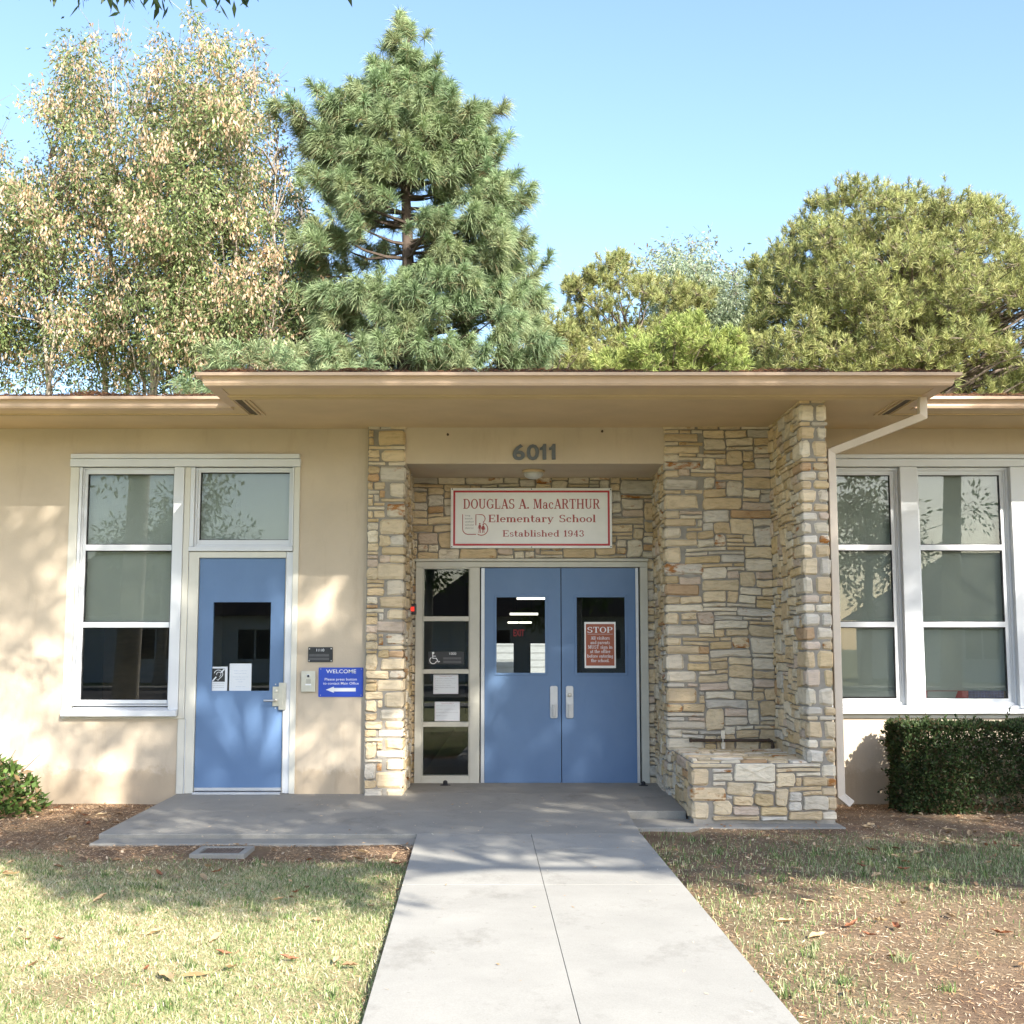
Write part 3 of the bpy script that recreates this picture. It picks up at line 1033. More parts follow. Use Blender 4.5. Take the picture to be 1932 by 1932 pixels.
XH = .66
def serif_glyph(ch):
    S, B, E_, A, D, O = _stem, _bar, _ser, _arc, _dia, _dot
    xh = XH
    G = {
        'D': (.88, S(.2, 0, 1) + E_(.2, 0) + E_(.2, 1) + B(.035, .2, .42) + B(.965, .2, .42) + A(.40, .5, .33, .47, -90, 90)),
        'O': (.90, A(.45, .5, .33, .47, 0, 360)),
        'U': (.92, S(.2, .3, 1) + S(.70, .3, 1, .09) + A(.45, .3, .25, .27, 180, 360, .14) + E_(.2, 1) + E_(.70, 1, .26)),
        'G': (.92, A(.45, .5, .33, .47, 52, 330) + S(.74, .08, .42, .14) + E_(.70, .45, .3) + S(.74, .68, .98, .06)),
        'L': (.76, S(.2, 0, 1) + E_(.2, 1) + B(.035, .04, .66) + S(.655, 0, .30, .06)),
        'A': (.88, D(.16, 0, .43, 1, .08) + D(.74, 0, .43, 1, .19) + B(.32, .22, .62) + E_(.16, 0, .28) + E_(.74, 0, .30)),
        'S': (.74, A(.37, .735, .23, .23, 35, 270, .15) + A(.37, .265, .25, .235, 90, -145, .15) + S(.60, .70, .98, .06) + S(.115, .02, .30, .06)),
        'M': (1.08, S(.17, 0, 1, .08) + D(.26, 1, .53, .05, .17) + D(.79, 1, .55, .05, .07) + S(.86, 0, 1) + E_(.17, 0, .28) + E_(.86, 0) + E_(.14, 1, .2) + E_(.9, 1, .2)),
        'R': (.86, S(.2, 0, 1) + E_(.2, 0) + E_(.2, 1) + B(.965, .2, .42) + B(.5, .2, .44) + A(.42, .735, .23, .235, -90, 90) + D(.70, 0, .46, .5, .16) + E_(.73, 0, .24)),
        'T': (.82, S(.41, 0, 1) + E_(.41, 0, .34) + B(.965, .06, .76) + S(.085, .70, 1, .06) + S(.735, .70, 1, .06)),
        'H': (.96, S(.2, 0, 1) + S(.74, 0, 1) + B(.5, .2, .74) + E_(.2, 0) + E_(.2, 1) + E_(.74, 0) + E_(.74, 1)),
        'E': (.82, S(.2, 0, 1) + E_(.14, 0, .2) + E_(.14, 1, .2) + B(.965, .2, .70) + B(.5, .2, .54) + B(.035, .2, .72) + S(.69, .72, 1, .06) + S(.71, 0, .28, .06) + S(.53, .38, .62, .06)),
        'P': (.80, S(.2, 0, 1) + E_(.2, 0) + E_(.2, 1) + B(.965, .2, .42) + B(.47, .2, .44) + A(.42, .72, .24, .25, -90, 90)),
        'l': (.38, S(.19, 0, 1.02) + E_(.19, 0, .34) + E_(.14, 1.02, .2)),
        'i': (.38, S(.19, 0, xh) + E_(.19, 0, .34) + E_(.14, xh, .2) + O(.19, .9)),
        'e': (.66, A(.33, .33, .22, .30, 0, 318, .15) + B(.35, .14, .52)),
        'm': (1.08, S(.18, 0, xh) + S(.53, 0, .45) + S(.88, 0, .45) + A(.36, .43, .17, .19, 0, 180, .13) + A(.71, .43, .17, .19, 0, 180, .13) + E_(.17, 0, .3) + E_(.53, 0, .28) + E_(.89, 0, .3) + E_(.12, xh, .18)),
        'n': (.76, S(.18, 0, xh) + S(.56, 0, .45) + A(.37, .43, .19, .19, 0, 180, .13) + E_(.17, 0, .3) + E_(.57, 0, .3) + E_(.12, xh, .18)),
        'h': (.76, S(.18, 0, 1.02) + S(.56, 0, .45) + A(.37, .43, .19, .19, 0, 180, .13) + E_(.17, 0, .3) + E_(.57, 0, .3) + E_(.12, 1.02, .18)),
        't': (.48, S(.2, .14, .92) + B(.625, .04, .42) + A(.33, .15, .12, .12, 180, 330, .12)),
        'a': (.68, S(.46, .08, .46) + A(.31, .47, .16, .16, 0, 160, .13) + A(.28, .19, .17, .17, 0, 360, .13) + E_(.54, 0, .2) + O(.17, .48, .07)),
        'r': (.58, S(.18, 0, xh) + A(.38, .46, .18, .16, 40, 180, .12) + E_(.18, 0, .34) + E_(.12, xh, .18) + O(.46, .54, .08)),
        'y': (.70, D(.34, 0, .14, xh, .16) + D(.34, .0, .58, xh, .07) + D(.22, -.22, .34, .0, .07) + E_(.14, xh, .28) + E_(.58, xh, .22) + O(.18, -.2, .08)),
        'c': (.62, A(.33, .33, .22, .30, 50, 320, .15) + O(.48, .5, .08)),
        'o': (.68, A(.34, .33, .23, .30, 0, 360, .15)),
        's': (.56, A(.28, .49, .15, .15, 30, 270, .12) + A(.28, .185, .17, .155, 90, -150, .12) + S(.43, .46, .64, .05) + S(.11, .02, .2, .05)),
        'b': (.74, S(.18, 0, 1.02) + A(.38, .33, .22, .30, 0, 360, .14) + E_(.12, 1.02, .18)),
        'd': (.74, S(.56, 0, 1.02) + A(.35, .33, .22, .30, 0, 360, .14) + E_(.62, 0, .18) + E_(.5, 1.02, .18)),
        'p': (.74, S(.18, -.28, xh) + A(.38, .33, .22, .30, 0, 360, .14) + E_(.18, -.28, .3) + E_(.12, xh, .18)),
        'g': (.70, A(.33, .40, .18, .22, 0, 360, .13) + A(.33, -.1, .22, .13, 0, 360, .10) + B(.6, .48, .64)),
        'v': (.68, D(.34, 0, .14, xh, .16) + D(.34, .0, .56, xh, .07) + E_(.14, xh, .28) + E_(.56, xh, .22)),
        'f': (.48, S(.2, 0, .84) + A(.33, .84, .13, .15, 40, 180, .12) + B(.625, .06, .42) + E_(.2, 0, .32)),
        '.': (.30, O(.15, .09, .1)),
        '1': (.56, S(.28, 0, 1) + E_(.28, 0, .4) + D(.12, .78, .26, .98, .12)),
        '9': (.72, A(.35, .67, .22, .29, 0, 360, .14) + A(.30, .45, .27, .42, -95, 20, .15) + O(.17, .12, .09)),
        '4': (.74, S(.46, 0, 1) + B(.28, .06, .66) + D(.10, .28, .44, .98, .08) + E_(.46, 0, .34)),
        '3': (.70, A(.33, .75, .20, .22, -90, 145, .14) + A(.33, .265, .23, .235, -150, 90, .15) + O(.15, .8, .09) + O(.13, .2, .09)),
        ' ': (.40, []),
    }
    return G.get(ch, (.5, []))


def serif_line(mb, text, x0, x1, zbase, caph, y, zo=0.0):
    """slab-serif line fitted between x0 and x1 with its baseline at zbase"""
    tot = sum(serif_glyph(c)[0] for c in text)
    k = (x1 - x0) / tot
    x = x0; n = 0
    for c in text:
        w_, prims = serif_glyph(c)
        for p in prims:
            yy_ = y - .00006 * (n % 12); n += 1
            area = sum(p[i][0] * p[(i + 1) % len(p)][1] - p[(i + 1) % len(p)][0] * p[i][1] for i in range(len(p)))
            if area < 0: p = p[::-1]
            mb.add([(x + a * k, yy_, zbase + b * caph) for a, b in p], [tuple(range(len(p)))])
        x += w_ * k


def sans(mb, text, cx, zbase, caph, y, width=None, bold=0.0, align='CENTER', space=1.0):
    """line of the built-in sans face turned into mesh; cx is the middle (or the left edge)"""
    cu = bpy.data.curves.new("t", 'FONT')
    cu.body = text; cu.size = 1.0; cu.align_x = 'LEFT'; cu.resolution_u = 3; cu.offset = bold
    cu.space_character = space
    ob = bpy.data.objects.new("t", cu)
    COL.objects.link(ob)
    dg_ = bpy.context.evaluated_depsgraph_get()
    me = ob.evaluated_get(dg_).to_mesh()
    vs = [tuple(v_.co) for v_ in me.vertices]; fs = [tuple(p.vertices) for p in me.polygons]
    ob.evaluated_get(dg_).to_mesh_clear()
    bpy.data.objects.remove(ob); bpy.data.curves.remove(cu)
    if not vs: return
    xa_, xb_ = min(p[0] for p in vs), max(p[0] for p in vs)
    kz = caph / .73
    kx = (width / (xb_ - xa_)) if width else kz
    off = cx - (xa_ + xb_) / 2 * kx if align == 'CENTER' else cx - xa_ * kx
    mb.add([(off + p[0] * kx, y, zbase + p[1] * kz) for p in vs], fs)


def stroke(mb, pts, w_, y, n0=0):
    """flat ribbon along x,z points"""
    k = len(pts)
    L, Rr = [], []
    for i in range(k):
        a, b = pts[max(i - 1, 0)], pts[min(i + 1, k - 1)]
        d = math.hypot(b[0] - a[0], b[1] - a[1]) or 1
        nx_, nz_ = -(b[1] - a[1]) / d, (b[0] - a[0]) / d
        L.append((pts[i][0] + nx_ * w_ / 2, pts[i][1] + nz_ * w_ / 2)); Rr.append((pts[i][0] - nx_ * w_ / 2, pts[i][1] - nz_ * w_ / 2))
    for i in range(k - 1):
        mb.add([(Rr[i][0], y, Rr[i][1]), (Rr[i + 1][0], y, Rr[i + 1][1]), (L[i + 1][0], y, L[i + 1][1]), (L[i][0], y, L[i][1])], [(0, 1, 2, 3)])


def board(name, label, cat, x0, x1, z0, z1, yback, th, mt, part="board", r=.0, group=None):
    t = thing(name, ((x0 + x1) / 2, yback, z0), label, cat, group)
    if r:
        pl = []
        for (cx_, cz_, a0) in ((x1 - r, z0 + r, -90), (x1 - r, z1 - r, 0), (x0 + r, z1 - r, 90), (x0 + r, z0 + r, 180)):
            for k in range(5):
                a = R(a0 + k * 22.5); pl.append((cx_ + r * math.cos(a), cz_ + r * math.sin(a)))
        MB().prism(pl, yback - th, yback).build(part, M[mt], t)
    else:
        MB().box(x0, x1, yback - th, yback, z0, z1).build(part, M[mt], t, bevel=.0015)
    return t


def screws(t, pts, y, r=.005, mt='steel'):
    for x, z in pts:
        MB().lathe((x, y, z), (0, -1, 0), [(r, 0), (r, .0015), (r * .5, .0025)], 8).build("screw", M[mt], t)


# ------------------------------------------------------------------ school name sign
yS = YD - .055
def sg(zx, zy):   # pixel of an enlarged crop of the sign
    return at((1200 + zx / 3.5127) / 1.47412, (1300 + zy / 3.5127) / 1.47412, yS)
(xs0, zs1_), (xs1, zs0_) = sg(189, 201), sg(1766, 789)
sign = board("name_sign", "white school name board with red border and serif lettering above the blue double doors", "sign", xs0, xs1, zs0_, zs1_, YD - .03, .025, 'white')
yl = yS - .0008
b = MB()
(bx0, bz1), (bx1, bz0) = sg(214, 226), sg(1744, 765)
bw_ = (sg(238, 0)[0] - sg(214, 0)[0]) * .80
b.box(bx0, bx1, yl - .0006, yl + .0006, bz1 - bw_, bz1).box(bx0, bx1, yl - .0006, yl + .0006, bz0, bz0 + bw_)
b.box(bx0, bx0 + bw_, yl - .0006, yl + .0006, bz0 + bw_, bz1 - bw_).box(bx1 - bw_, bx1, yl - .0006, yl + .0006, bz0 + bw_, bz1 - bw_)
b.build("border", M['red'], sign)
t = MB()
def serif_px(text, xa_, xb_, ytop, ybase):
    (a, z1_), (b_2, z0_) = sg(xa_, ytop), sg(xb_, ybase)
    serif_line(t, text, a, b_2, z0_, z1_ - z0_, yl)
serif_px("DOUGLAS", 308, 815, 308, 404)
serif_px("A.", 848, 958, 308, 404)
serif_px("MacARTHUR", 992, 1648, 308, 404)
serif_px("Elementary", 553, 1196, 463, 535)
serif_px("School", 1244, 1608, 463, 535)
serif_px("Established", 693, 1250, 614, 676)
serif_px("1943", 1288, 1494, 614, 676)
t.build("lettering", M['redtext'], sign)
t = MB()
P = lambda *a: [sg(x, y) for x, y in a]
lw = sg(8, 0)[0] - sg(0, 0)[0]
arcp = lambda cx, cy, rx, ry, a0, a1, n=10: [(cx + rx * math.cos(R(a0 + (a1 - a0) * k / n)), cy - ry * math.sin(R(a0 + (a1 - a0) * k / n))) for k in range(n + 1)]
stroke(t, P((305, 458), (305, 600), *arcp(360, 602, 55, 52, 180, 270), (436, 654)), lw, yl)
stroke(t, P((434, 566), (434, 461), (485, 461), *arcp(485, 501, 39, 40, 90, -60), ), lw, yl - .0001)
stroke(t, P(*arcp(487, 601, 63, 62, 75, -125, 16)), lw, yl - .0002)
for hx, hy, skirt in ((472, 551, False), (506, 558, True)):
    t.add([(p[0], yl - .0003, p[1]) for p in [sg(hx + 8 * math.cos(k * PI / 5), hy - 8 * math.sin(k * PI / 5)) for k in range(10)]], [tuple(range(10))])
    bw2 = 15 if skirt else 10
    body = [(hx - 8, hy + 10), (hx - bw2, hy + 50), (hx + bw2, hy + 50), (hx + 8, hy + 10)]
    t.add([(x, yl - .0003, z) for x, z in P(*body)], [(0, 1, 2, 3)])
    for s_ in (-1, 1):
        stroke(t, P((hx + s_ * 5, hy + 48), (hx + s_ * 8, 640)), lw * .8, yl - .0004)
        stroke(t, P((hx + s_ * 7, hy + 14), (hx + s_ * 18, hy + 46)), lw * .6, yl - .0005)
t.build("logo", M['redtext'], sign)
t = MB()
for i, wd in enumerate(("long", "beach", "unified", "school", "district")):
    x_, z_ = sg(328, 477 + i * 30.5)
    sans(t, wd, x_, z_, (sg(0, 0)[1] - sg(0, 17)[1]), yl, align='LEFT', width=(sg(328 + (50, 72, 82, 82, 84)[i], 0)[0] - sg(328, 0)[0]))
t.build("small_print", M['greytext'], sign)
screws(sign, [sg(204, 211), sg(977, 211), sg(1750, 216), sg(198, 775), sg(979, 778), sg(1754, 773)], yS, .006, 'dark')

# house number on the lintel
num = thing("house_number", (*[at(1008, 867.5, YP)[0]], YP + .02, Z_(867.5, YP)), "grey metal numerals 6011 fixed to the tan lintel", "house number")
yN = YP + .02
for ch, ua, ub in (("6", 967.2, 990.5), ("0", 993.5, 1017), ("1", 1018.5, 1030.5), ("1", 1036, 1048)):
    m_mb = MB()
    xa2, z0n = at(ua, 867.3, yN); xb2, z1n = at(ub, 838, yN)
    if ch == "1":
        w1, h1 = xb2 - xa2, z1n - z0n
        MB().prism([(xa2 + w1 * a, z0n + h1 * b) for a, b in ((.42, 0), (1, 0), (1, 1), (.55, 1), (.42, .88), (.22, .79), (0, .76), (0, .60), (.42, .64))], yN - .018, yN - .0005).build("numeral", M['numeral'], num)
        continue
    sans(m_mb, ch, (xa2 + xb2) / 2, z0n, z1n - z0n, 0, width=xb2 - xa2, bold=.022)
    # give the flat numeral its thickness
    n0 = len(m_mb.v); vs = list(m_mb.v); fs = list(m_mb.f)
    edges_ = {}
    for f_ in fs:
        for i in range(len(f_)):
            e = (f_[i], f_[(i + 1) % len(f_)]); edges_[e] = edges_.get(e, 0) + 1
    m2 = MB()
    fr = [(x, yN - .018, z) for x, _, z in vs]; bk = [(x, yN - .0005, z) for x, _, z in vs]
    m2.add(fr + bk, [tuple(f_) for f_ in fs] + [(a, a + n0, c + n0, c) for (a, c) in edges_ if (c, a) not in edges_])
    m2.build("numeral", M['numeral'], num)

# room plaque 1110
def lc(zx, zy, Y=0.0):
    return at((560 + zx / 3.864) / 1.47412, (1600 + zy / 3.864) / 1.47412, Y)
(a0, c1), (a1, c0) = lc(1150, 772), lc(1412, 934)
pl_ = board("room_plaque", "small black plaque reading 1110 screwed to the stucco above the intercom", "plaque", a0, a1, c0, c1, 0, .008, 'black', "plate", .006)
t = MB(); x_, z_ = lc(1281, 818); sans(t, "1110", x_, z_, lc(0, 788)[1] - z_, -.0086, width=lc(1322, 0)[0] - lc(1240, 0)[0], bold=.004)
t.build("lettering", M['whitetext'], pl_)
t = MB()
for ya, yb in ((846, 873), (886, 912)):
    t.box(*(lc(1175, 0)[0], lc(1387, 0)[0]), -.0095, -.0081, lc(0, yb)[1], lc(0, ya)[1])
t.build("insert_strip", M['greystrip'], pl_)
screws(pl_, [lc(1164, 791), lc(1397, 789), lc(1160, 919), lc(1397, 919)], -.008, .006)

# intercom
(a0, c1), (a1, c0) = lc(1080, 1028), lc(1227, 1250)
ic = board("intercom", "brushed steel intercom with round camera eye beside the blue welcome sign", "intercom", a0, a1, c0, c1, 0, .022, 'steel', "face_plate", .005)
x_, z_ = lc(1154, 1082)
MB().lathe((x_, -.022, z_), (0, -1, 0), [(.017, 0), (.017, .004), (.011, .006), (.011, .003)], 18).build("camera_ring", M['silver'], ic)
MB().lathe((x_, -.0255, z_), (0, -1, 0), [(.0105, 0), (.008, .003), (.003, .0045)], 14).build("camera_lens", M['black'], ic, smooth=True)
(a0, c1), (a1, c0) = lc(1130, 1120), lc(1180, 1160)
g = MB()
for k in range(6):
    z_ = c0 + (c1 - c0) * k / 5
    g.box(a0, a1, -.0235, -.0221, z_ - .0008, z_ + .0008)
g.build("speaker_grille", M['greystrip'], ic)
(a0, c1), (a1, c0) = lc(1122, 1166), lc(1184, 1182)
MB().box(a0, a1, -.0245, -.0221, c0, c1).build("name_window", M['whitetext'], ic)
x_, z_ = lc(1180, 1197)
MB().lathe((x_, -.022, z_), (0, -1, 0), [(.007, 0), (.007, .004), (.004, .005)], 14).build("call_button", M['silver'], ic)
screws(ic, [lc(1103, 1050), lc(1207, 1052), lc(1100, 1226), lc(1204, 1224)], -.022, .004)

# blue welcome sign
(a0, c1), (a1, c0) = lc(1263, 991), lc(1737, 1307)
ws = board("welcome_sign", "blue sign with white WELCOME lettering and an arrow pointing left to the intercom", "sign", a0, a1, c0, c1, 0, .006, 'blue', "plate", .008)
t = MB()
def ln(text, ya, yb, xa_, xb_, bold):
    x0_, zb_ = lc(xa_, yb); x1_, zt_ = lc(xb_, ya)
    sans(t, text, (x0_ + x1_) / 2, zb_, zt_ - zb_, -.0068, width=x1_ - x0_, bold=bold)
ln("WELCOME", 1010, 1052, 1342, 1664, .006)
ln("Please press button", 1102, 1130, 1327, 1672, .004)
ln("to contact Main Office", 1146, 1174, 1310, 1692, .004)
t.build("lettering", M['whitetext'], ws)
ar = [(1338, 1230), (1425, 1262), (1425, 1248), (1660, 1248), (1660, 1210), (1425, 1210), (1425, 1196)]
MB().prism([lc(*q) for q in ar], -.0072, -.0061).build("arrow", M['whitetext'], ws)
screws(ws, [lc(1285, 1007), lc(1721, 1008), lc(1281, 1288), lc(1718, 1288)], -.006, .004)

# notices on the office door glass
yG_ = .02 + .0195
(a0, c1), (a1, c0) = lc(95, 982, yG_), lc(277, 1242, yG_)
al = board("listening_notice", "grey notice with a black and white ear symbol on the office door pane", "notice", a0, a1, c0, c1, yG_, .002, 'paper', "sheet")
y_ = yG_ - .0026
(a0, c1), (a1, c0) = lc(113, 1002, y_), lc(252, 1144, y_)
MB().box(a0, a1, y_ - .0003, y_ + .0004, c0, c1).build("symbol_panel", M['black'], al)
t = MB()
q = lambda *pts: [lc(x, y, y_) for x, y in pts]
stroke(t, q(*arcp(185, 1060, 46, 42, 170, -40, 12), (196, 1108), (180, 1128), (165, 1120)), .0055, y_ - .0006)
stroke(t, q(*arcp(188, 1062, 24, 22, 200, -20, 8), (196, 1090)), .0045, y_ - .0007)
stroke(t, q((118, 1140), (160, 1092)), .012, y_ - .0008)
stroke(t, q((212, 1046), (250, 1006)), .012, y_ - .0009)
t.build("ear_symbol", M['paper'], al)
t = MB()
for wd, yb in (("ASSISTIVE", 1164), ("LISTENING", 1186), ("AVAILABLE", 1208)):
    x0_, zb_ = lc(120, yb, y_); x1_, _z = lc(243, yb, y_)
    sans(t, wd, (x0_ + x1_) / 2, zb_, .0048, y_, width=x1_ - x0_, bold=.01)
t.build("lettering", M['greytext'], al)
(a0, c1), (a1, c0) = lc(305, 948, yG_), lc(535, 1242, yG_)
vn = board("visitor_notice", "white paper notice with pale blue typing taped inside the office door pane", "notice", a0, a1, c0, c1, yG_, .0015, 'paper', "sheet")
M['bluetext'] = mat('pale_blue_print', (.30, .40, .55), .7, .05)
t = MB()
y_ = yG_ - .002
for wd, yb, hw in (("WELCOME TO", 1030, 70), ("MACARTHUR", 1057, 66), ("Please be sure to", 1095, 82), ("have an I.D.", 1120, 55), ("ready.", 1147, 28), ("Thank you!", 1200, 52)):
    x0_, zb_ = lc(420 - hw, yb, y_); x1_, _z = lc(420 + hw, yb, y_)
    sans(t, wd, (x0_ + x1_) / 2, zb_, .0058, y_, width=x1_ - x0_)
t.build("lettering", M['bluetext'], vn)

# things fixed to the entrance glass
yE_ = YD + .0195
def rc(zx, zy, Y=None):
    return at((1120 + zx / 3.864) / 1.47412, (1550 + zy / 3.864) / 1.47412, yE_ if Y is None else Y)
(a0, c1), (a1, c0) = rc(275, 1012), rc(658, 1150)
rp = board("access_plaque", "dark plaque with white wheelchair symbol and number 1000 on the side light glass", "plaque", a0, a1, c0, c1, yE_, .006, 'black', "plate", .006)
y_ = yE_ - .0066
t = MB()
q = lambda *pts: [rc(x, y, y_) for x, y in pts]
t.add([(p[0], y_, p[1]) for p in [rc(327 + 13 * math.cos(k * PI / 5), 1028 - 13 * math.sin(k * PI / 5), y_) for k in range(10)]], [tuple(range(10))])
stroke(t, q((322, 1040), (324, 1085), (362, 1085), (382, 1126), (399, 1118)), .0085, y_ - .0001)
stroke(t, q((324, 1062), (356, 1062)), .006, y_ - .0002)
stroke(t, q(*arcp(327, 1108, 36, 36, 120, 350, 14)), .0075, y_ - .0003)
t.build("wheelchair_symbol", M['whitetext'], rp)
t = MB(); x_, z_ = rc(539, 1048, y_); sans(t, "1000", x_, z_, rc(0, 1019, y_)[1] - z_, y_, width=rc(575, 0, y_)[0] - rc(503, 0, y_)[0], bold=.003)
t.build("lettering", M['whitetext'], rp)
t = MB()
for ya, yb in ((1074, 1098), (1111, 1137)):
    t.box(rc(443, 0)[0], rc(634, 0)[0], y_ - .001, y_ + .0004, rc(0, yb)[1], rc(0, ya)[1])
t.build("insert_strip", M['greystrip'], rp)
M['pinkline'] = mat('pink_print', (.55, .30, .38), .7, .05)
for (za, zb2, lab, head, lines) in (
        ((330, 1260), (597, 1468), "white tobacco notice with pink rule, upper of two sheets on the side light", "Se Prohibe el Tabaco",
         ("Se le prohibe a cualquier individuo", "cualquier uso de tabaco (fumar,", "masticar, etc.) en cualquier hora y en", "cualquier propiedad de LBUSD", "(Distrito Escolar Unificado de Long", "Beach)")),
        ((345, 1552), (613, 1761), "white tobacco notice with pink rule, lower of two sheets on the side light", "Tobacco Prohibited",
         ("Any tobacco use (smoking,", "chewing, etc.) by anyone is", "prohibited at any time on any", "LBUSD property."))):
    (a0, c1), (a1, c0) = rc(*za), rc(*zb2)
    pn = board("tobacco_notice", lab, "notice", a0, a1, c0, c1, yE_, .0015, 'paper', "sheet")
    y_ = yE_ - .002
    f_ = MB(); frame_bars(f_, a0 + .006, a1 - .006, c0 + .006, c1 - .006, .0014, y_ - .0003, y_ + .0004); f_.build("ruled_border", M['pinkline'], pn)
    t = MB(); sans(t, head, (a0 + a1) / 2, c1 - .022, .0068, y_, width=(a1 - a0) * .5); t.build("heading", M['redtext'], pn)
    t = MB()
    for i, l_ in enumerate(lines):
        st = (c1 - c0 - .06) / max(len(lines), 1)
        sans(t, l_, a0 + .016, c1 - .042 - i * st, .0055, y_, align='LEFT', width=(a1 - a0 - .035) * min(1, len(l_) / max(map(len, lines))))
    t.build("lettering", M['greytext'], pn)

# STOP notice on the right-hand door
def sc_(zx, zy, Y=None):
    return at((1550 + zx / 4.83) / 1.47412, (1600 + zy / 4.83) / 1.47412, yE_ if Y is None else Y)
(a0, c1), (a1, c0) = sc_(363, 627), sc_(787, 1247)
st_ = board("stop_sign", "white bordered rust red STOP notice for visitors on the right door pane", "sign", a0, a1, c0, c1, yE_, .003, 'white', "plate", .004)
y_ = yE_ - .0036
(a0, c1), (a1, c0) = sc_(383, 655), sc_(768, 1214)
MB().box(a0, a1, y_ - .0003, y_ + .0005, c0, c1).build("panel", M['stopred'], st_)
y_ -= .001
t = MB()
TK, TN = .185, .105
def sl_(text, yb, capv, xa_, xb_):
    p0, z0_ = sc_(xa_, yb, y_); p1, _ = sc_(xb_, yb, y_)
    serif_line(t, text, p0, p1, z0_, sc_(0, yb - capv, y_)[1] - z0_, y_)
sl_("STOP", 772, 78, 398, 748)
for tx, yb, xa_, xb_ in (("All visitors", 864, 448, 706), ("and parents", 924, 444, 708), ("MUST sign in", 985, 412, 742), ("at the office", 1044, 440, 714), ("before entering", 1106, 402, 752), ("the school.", 1166, 452, 700)):
    sl_(tx, yb, 44, xa_, xb_)
(a0, c1), (a1, c0) = sc_(405, 789, y_), sc_(745, 792, y_)
t.add([(a0, y_, c0), (a1, y_, c0), (a1, y_, c1), (a0, y_, c1)], [(0, 1, 2, 3)])
t.build("lettering", M['whitetext'], st_)

# indicator box on the stonework left of the entrance frame
yR_ = .64
x0_, z1_ = XL1, Z_(1139, yR_); x1_, z0_ = XL1 + .068, Z_(1159.5, yR_)
ib = thing("card_reader", (XL1, yR_ + .05, z0_), "small black box with a glowing red square on the stone beside the side light", "card reader")
MB().box(x0_, x1_, yR_, yR_ + .085, z0_, z1_).build("housing", M['black'], ib, bevel=.008)
MB().box(x0_ + (x1_ - x0_) * .24, x1_ - (x1_ - x0_) * .22, yR_ - .004, yR_ - .0002, z0_ + (z1_ - z0_) * .3, z1_ - (z1_ - z0_) * .28).build("indicator", M['redlens'], ib)

# dome light under the lintel
yl_ = .38
x_, _z = at(1006.5, 884, yl_)
cl = thing("ceiling_light", (x_, yl_, z_l), "round frosted dome light on the underside of the lintel above the name sign", "light")
rl = (at(1028, 886, yl_)[0] - at(985, 886, yl_)[0]) / 2
MB().lathe((x_, yl_, z_l), (0, 0, -1), [(rl * .98, 0), (rl, .012), (rl * .96, .022), (rl * .90, .024)], 28).build("rim", M['soffit'], cl, smooth=True)
MB().lathe((x_, yl_, z_l - .023), (0, 0, -1), [(rl * .9, 0), (rl * .84, .022), (rl * .66, .044), (rl * .36, .058), (rl * .05, .064)], 28).build("diffuser", M['litlens'], cl, smooth=True)

# pipe rail over the planter
xa_, z_ = at(1301, 1397, YP - .10)
xb_, _z = at(1458, 1397, YP - .10)
pr = thing("pipe_rail", ((xa_ + xb_) / 2, YP - .1, ZT), "rusty dark pipe with an elbow running along the stone above the planter", "pipe")
yp = YP - .09
pm = MB()
pm.tube([(xa_, yp, z_), (xb_ - .03, yp, z_), (xb_ - .008, yp, z_ - .008), (xb_, yp, z_ - .03), (xb_, yp, z_ - .13), (xb_, yp + .01, z_ - .155), (xb_ + .01, yp + .05, z_ - .17)], .0135, 10)
pm.build("pipe", M['rust'], pr, smooth=True)
co = MB()
for p, d in (((xa_, yp, z_), (1, 0, 0)), ((xb_ - .045, yp, z_), (1, 0, 0)), ((xb_, yp, z_ - .045), (0, 0, -1)), ((xb_, yp, z_ - .13), (0, 0, -1))):
    co.lathe(p, d, [(.014, 0), (.018, .003), (.018, .022), (.014, .025)], 12)
co.build("coupling", M['rust'], pr)
xk = at(1366, 1397, yp)[0]
br = MB().box(xk - .017, xk + .017, YP - .045, YP - .04, z_ - .10, z_ + .085)
br.tube([(xk - .012, YP - .045, z_ + .02), (xk - .012, yp - .018, z_ + .012), (xk - .012, yp - .02, z_ - .008), (xk - .012, YP - .045, z_ - .02)], .004, 6)
for dz_ in (-.075, .055): br.lathe((xk, YP - .045, z_ + dz_), (0, -1, 0), [(.008, 0), (.008, .006), (.003, .007)], 8)
br.build("bracket", M['steel'], pr)

# door stops on the slab
for u, v_, lab in ((840, 1489, "small dark dome door stop on the slab in front of the side light"), (1826, 0, None)):
    if not lab: continue
    yq = YD - .22
    x_ = at(u, v_, yq)[0]
    dsx = MB().lathe((x_, yq, pz(yq)), (0, 0, 1), [(.05, 0), (.05, .004), (.022, .008), (.022, .035), (.012, .045), (.003, .047)], 14)
    tag(dsx.build("door_stop", M['dark'], None, loc=(x_, yq, pz(yq))), lab, "door stop")
yq = YD - .25
x_ = at(1214, 1485, yq)[0]
tag(MB().lathe((x_, yq, pz(yq)), (0, 0, 1), [(.045, 0), (.045, .004), (.02, .008), (.02, .03), (.010, .04), (.003, .042)], 14).build("door_stop", M['dark'], None, loc=(x_, yq, pz(yq))),
    "small dark dome door stop on the slab by the right stone side of the recess", "door stop")

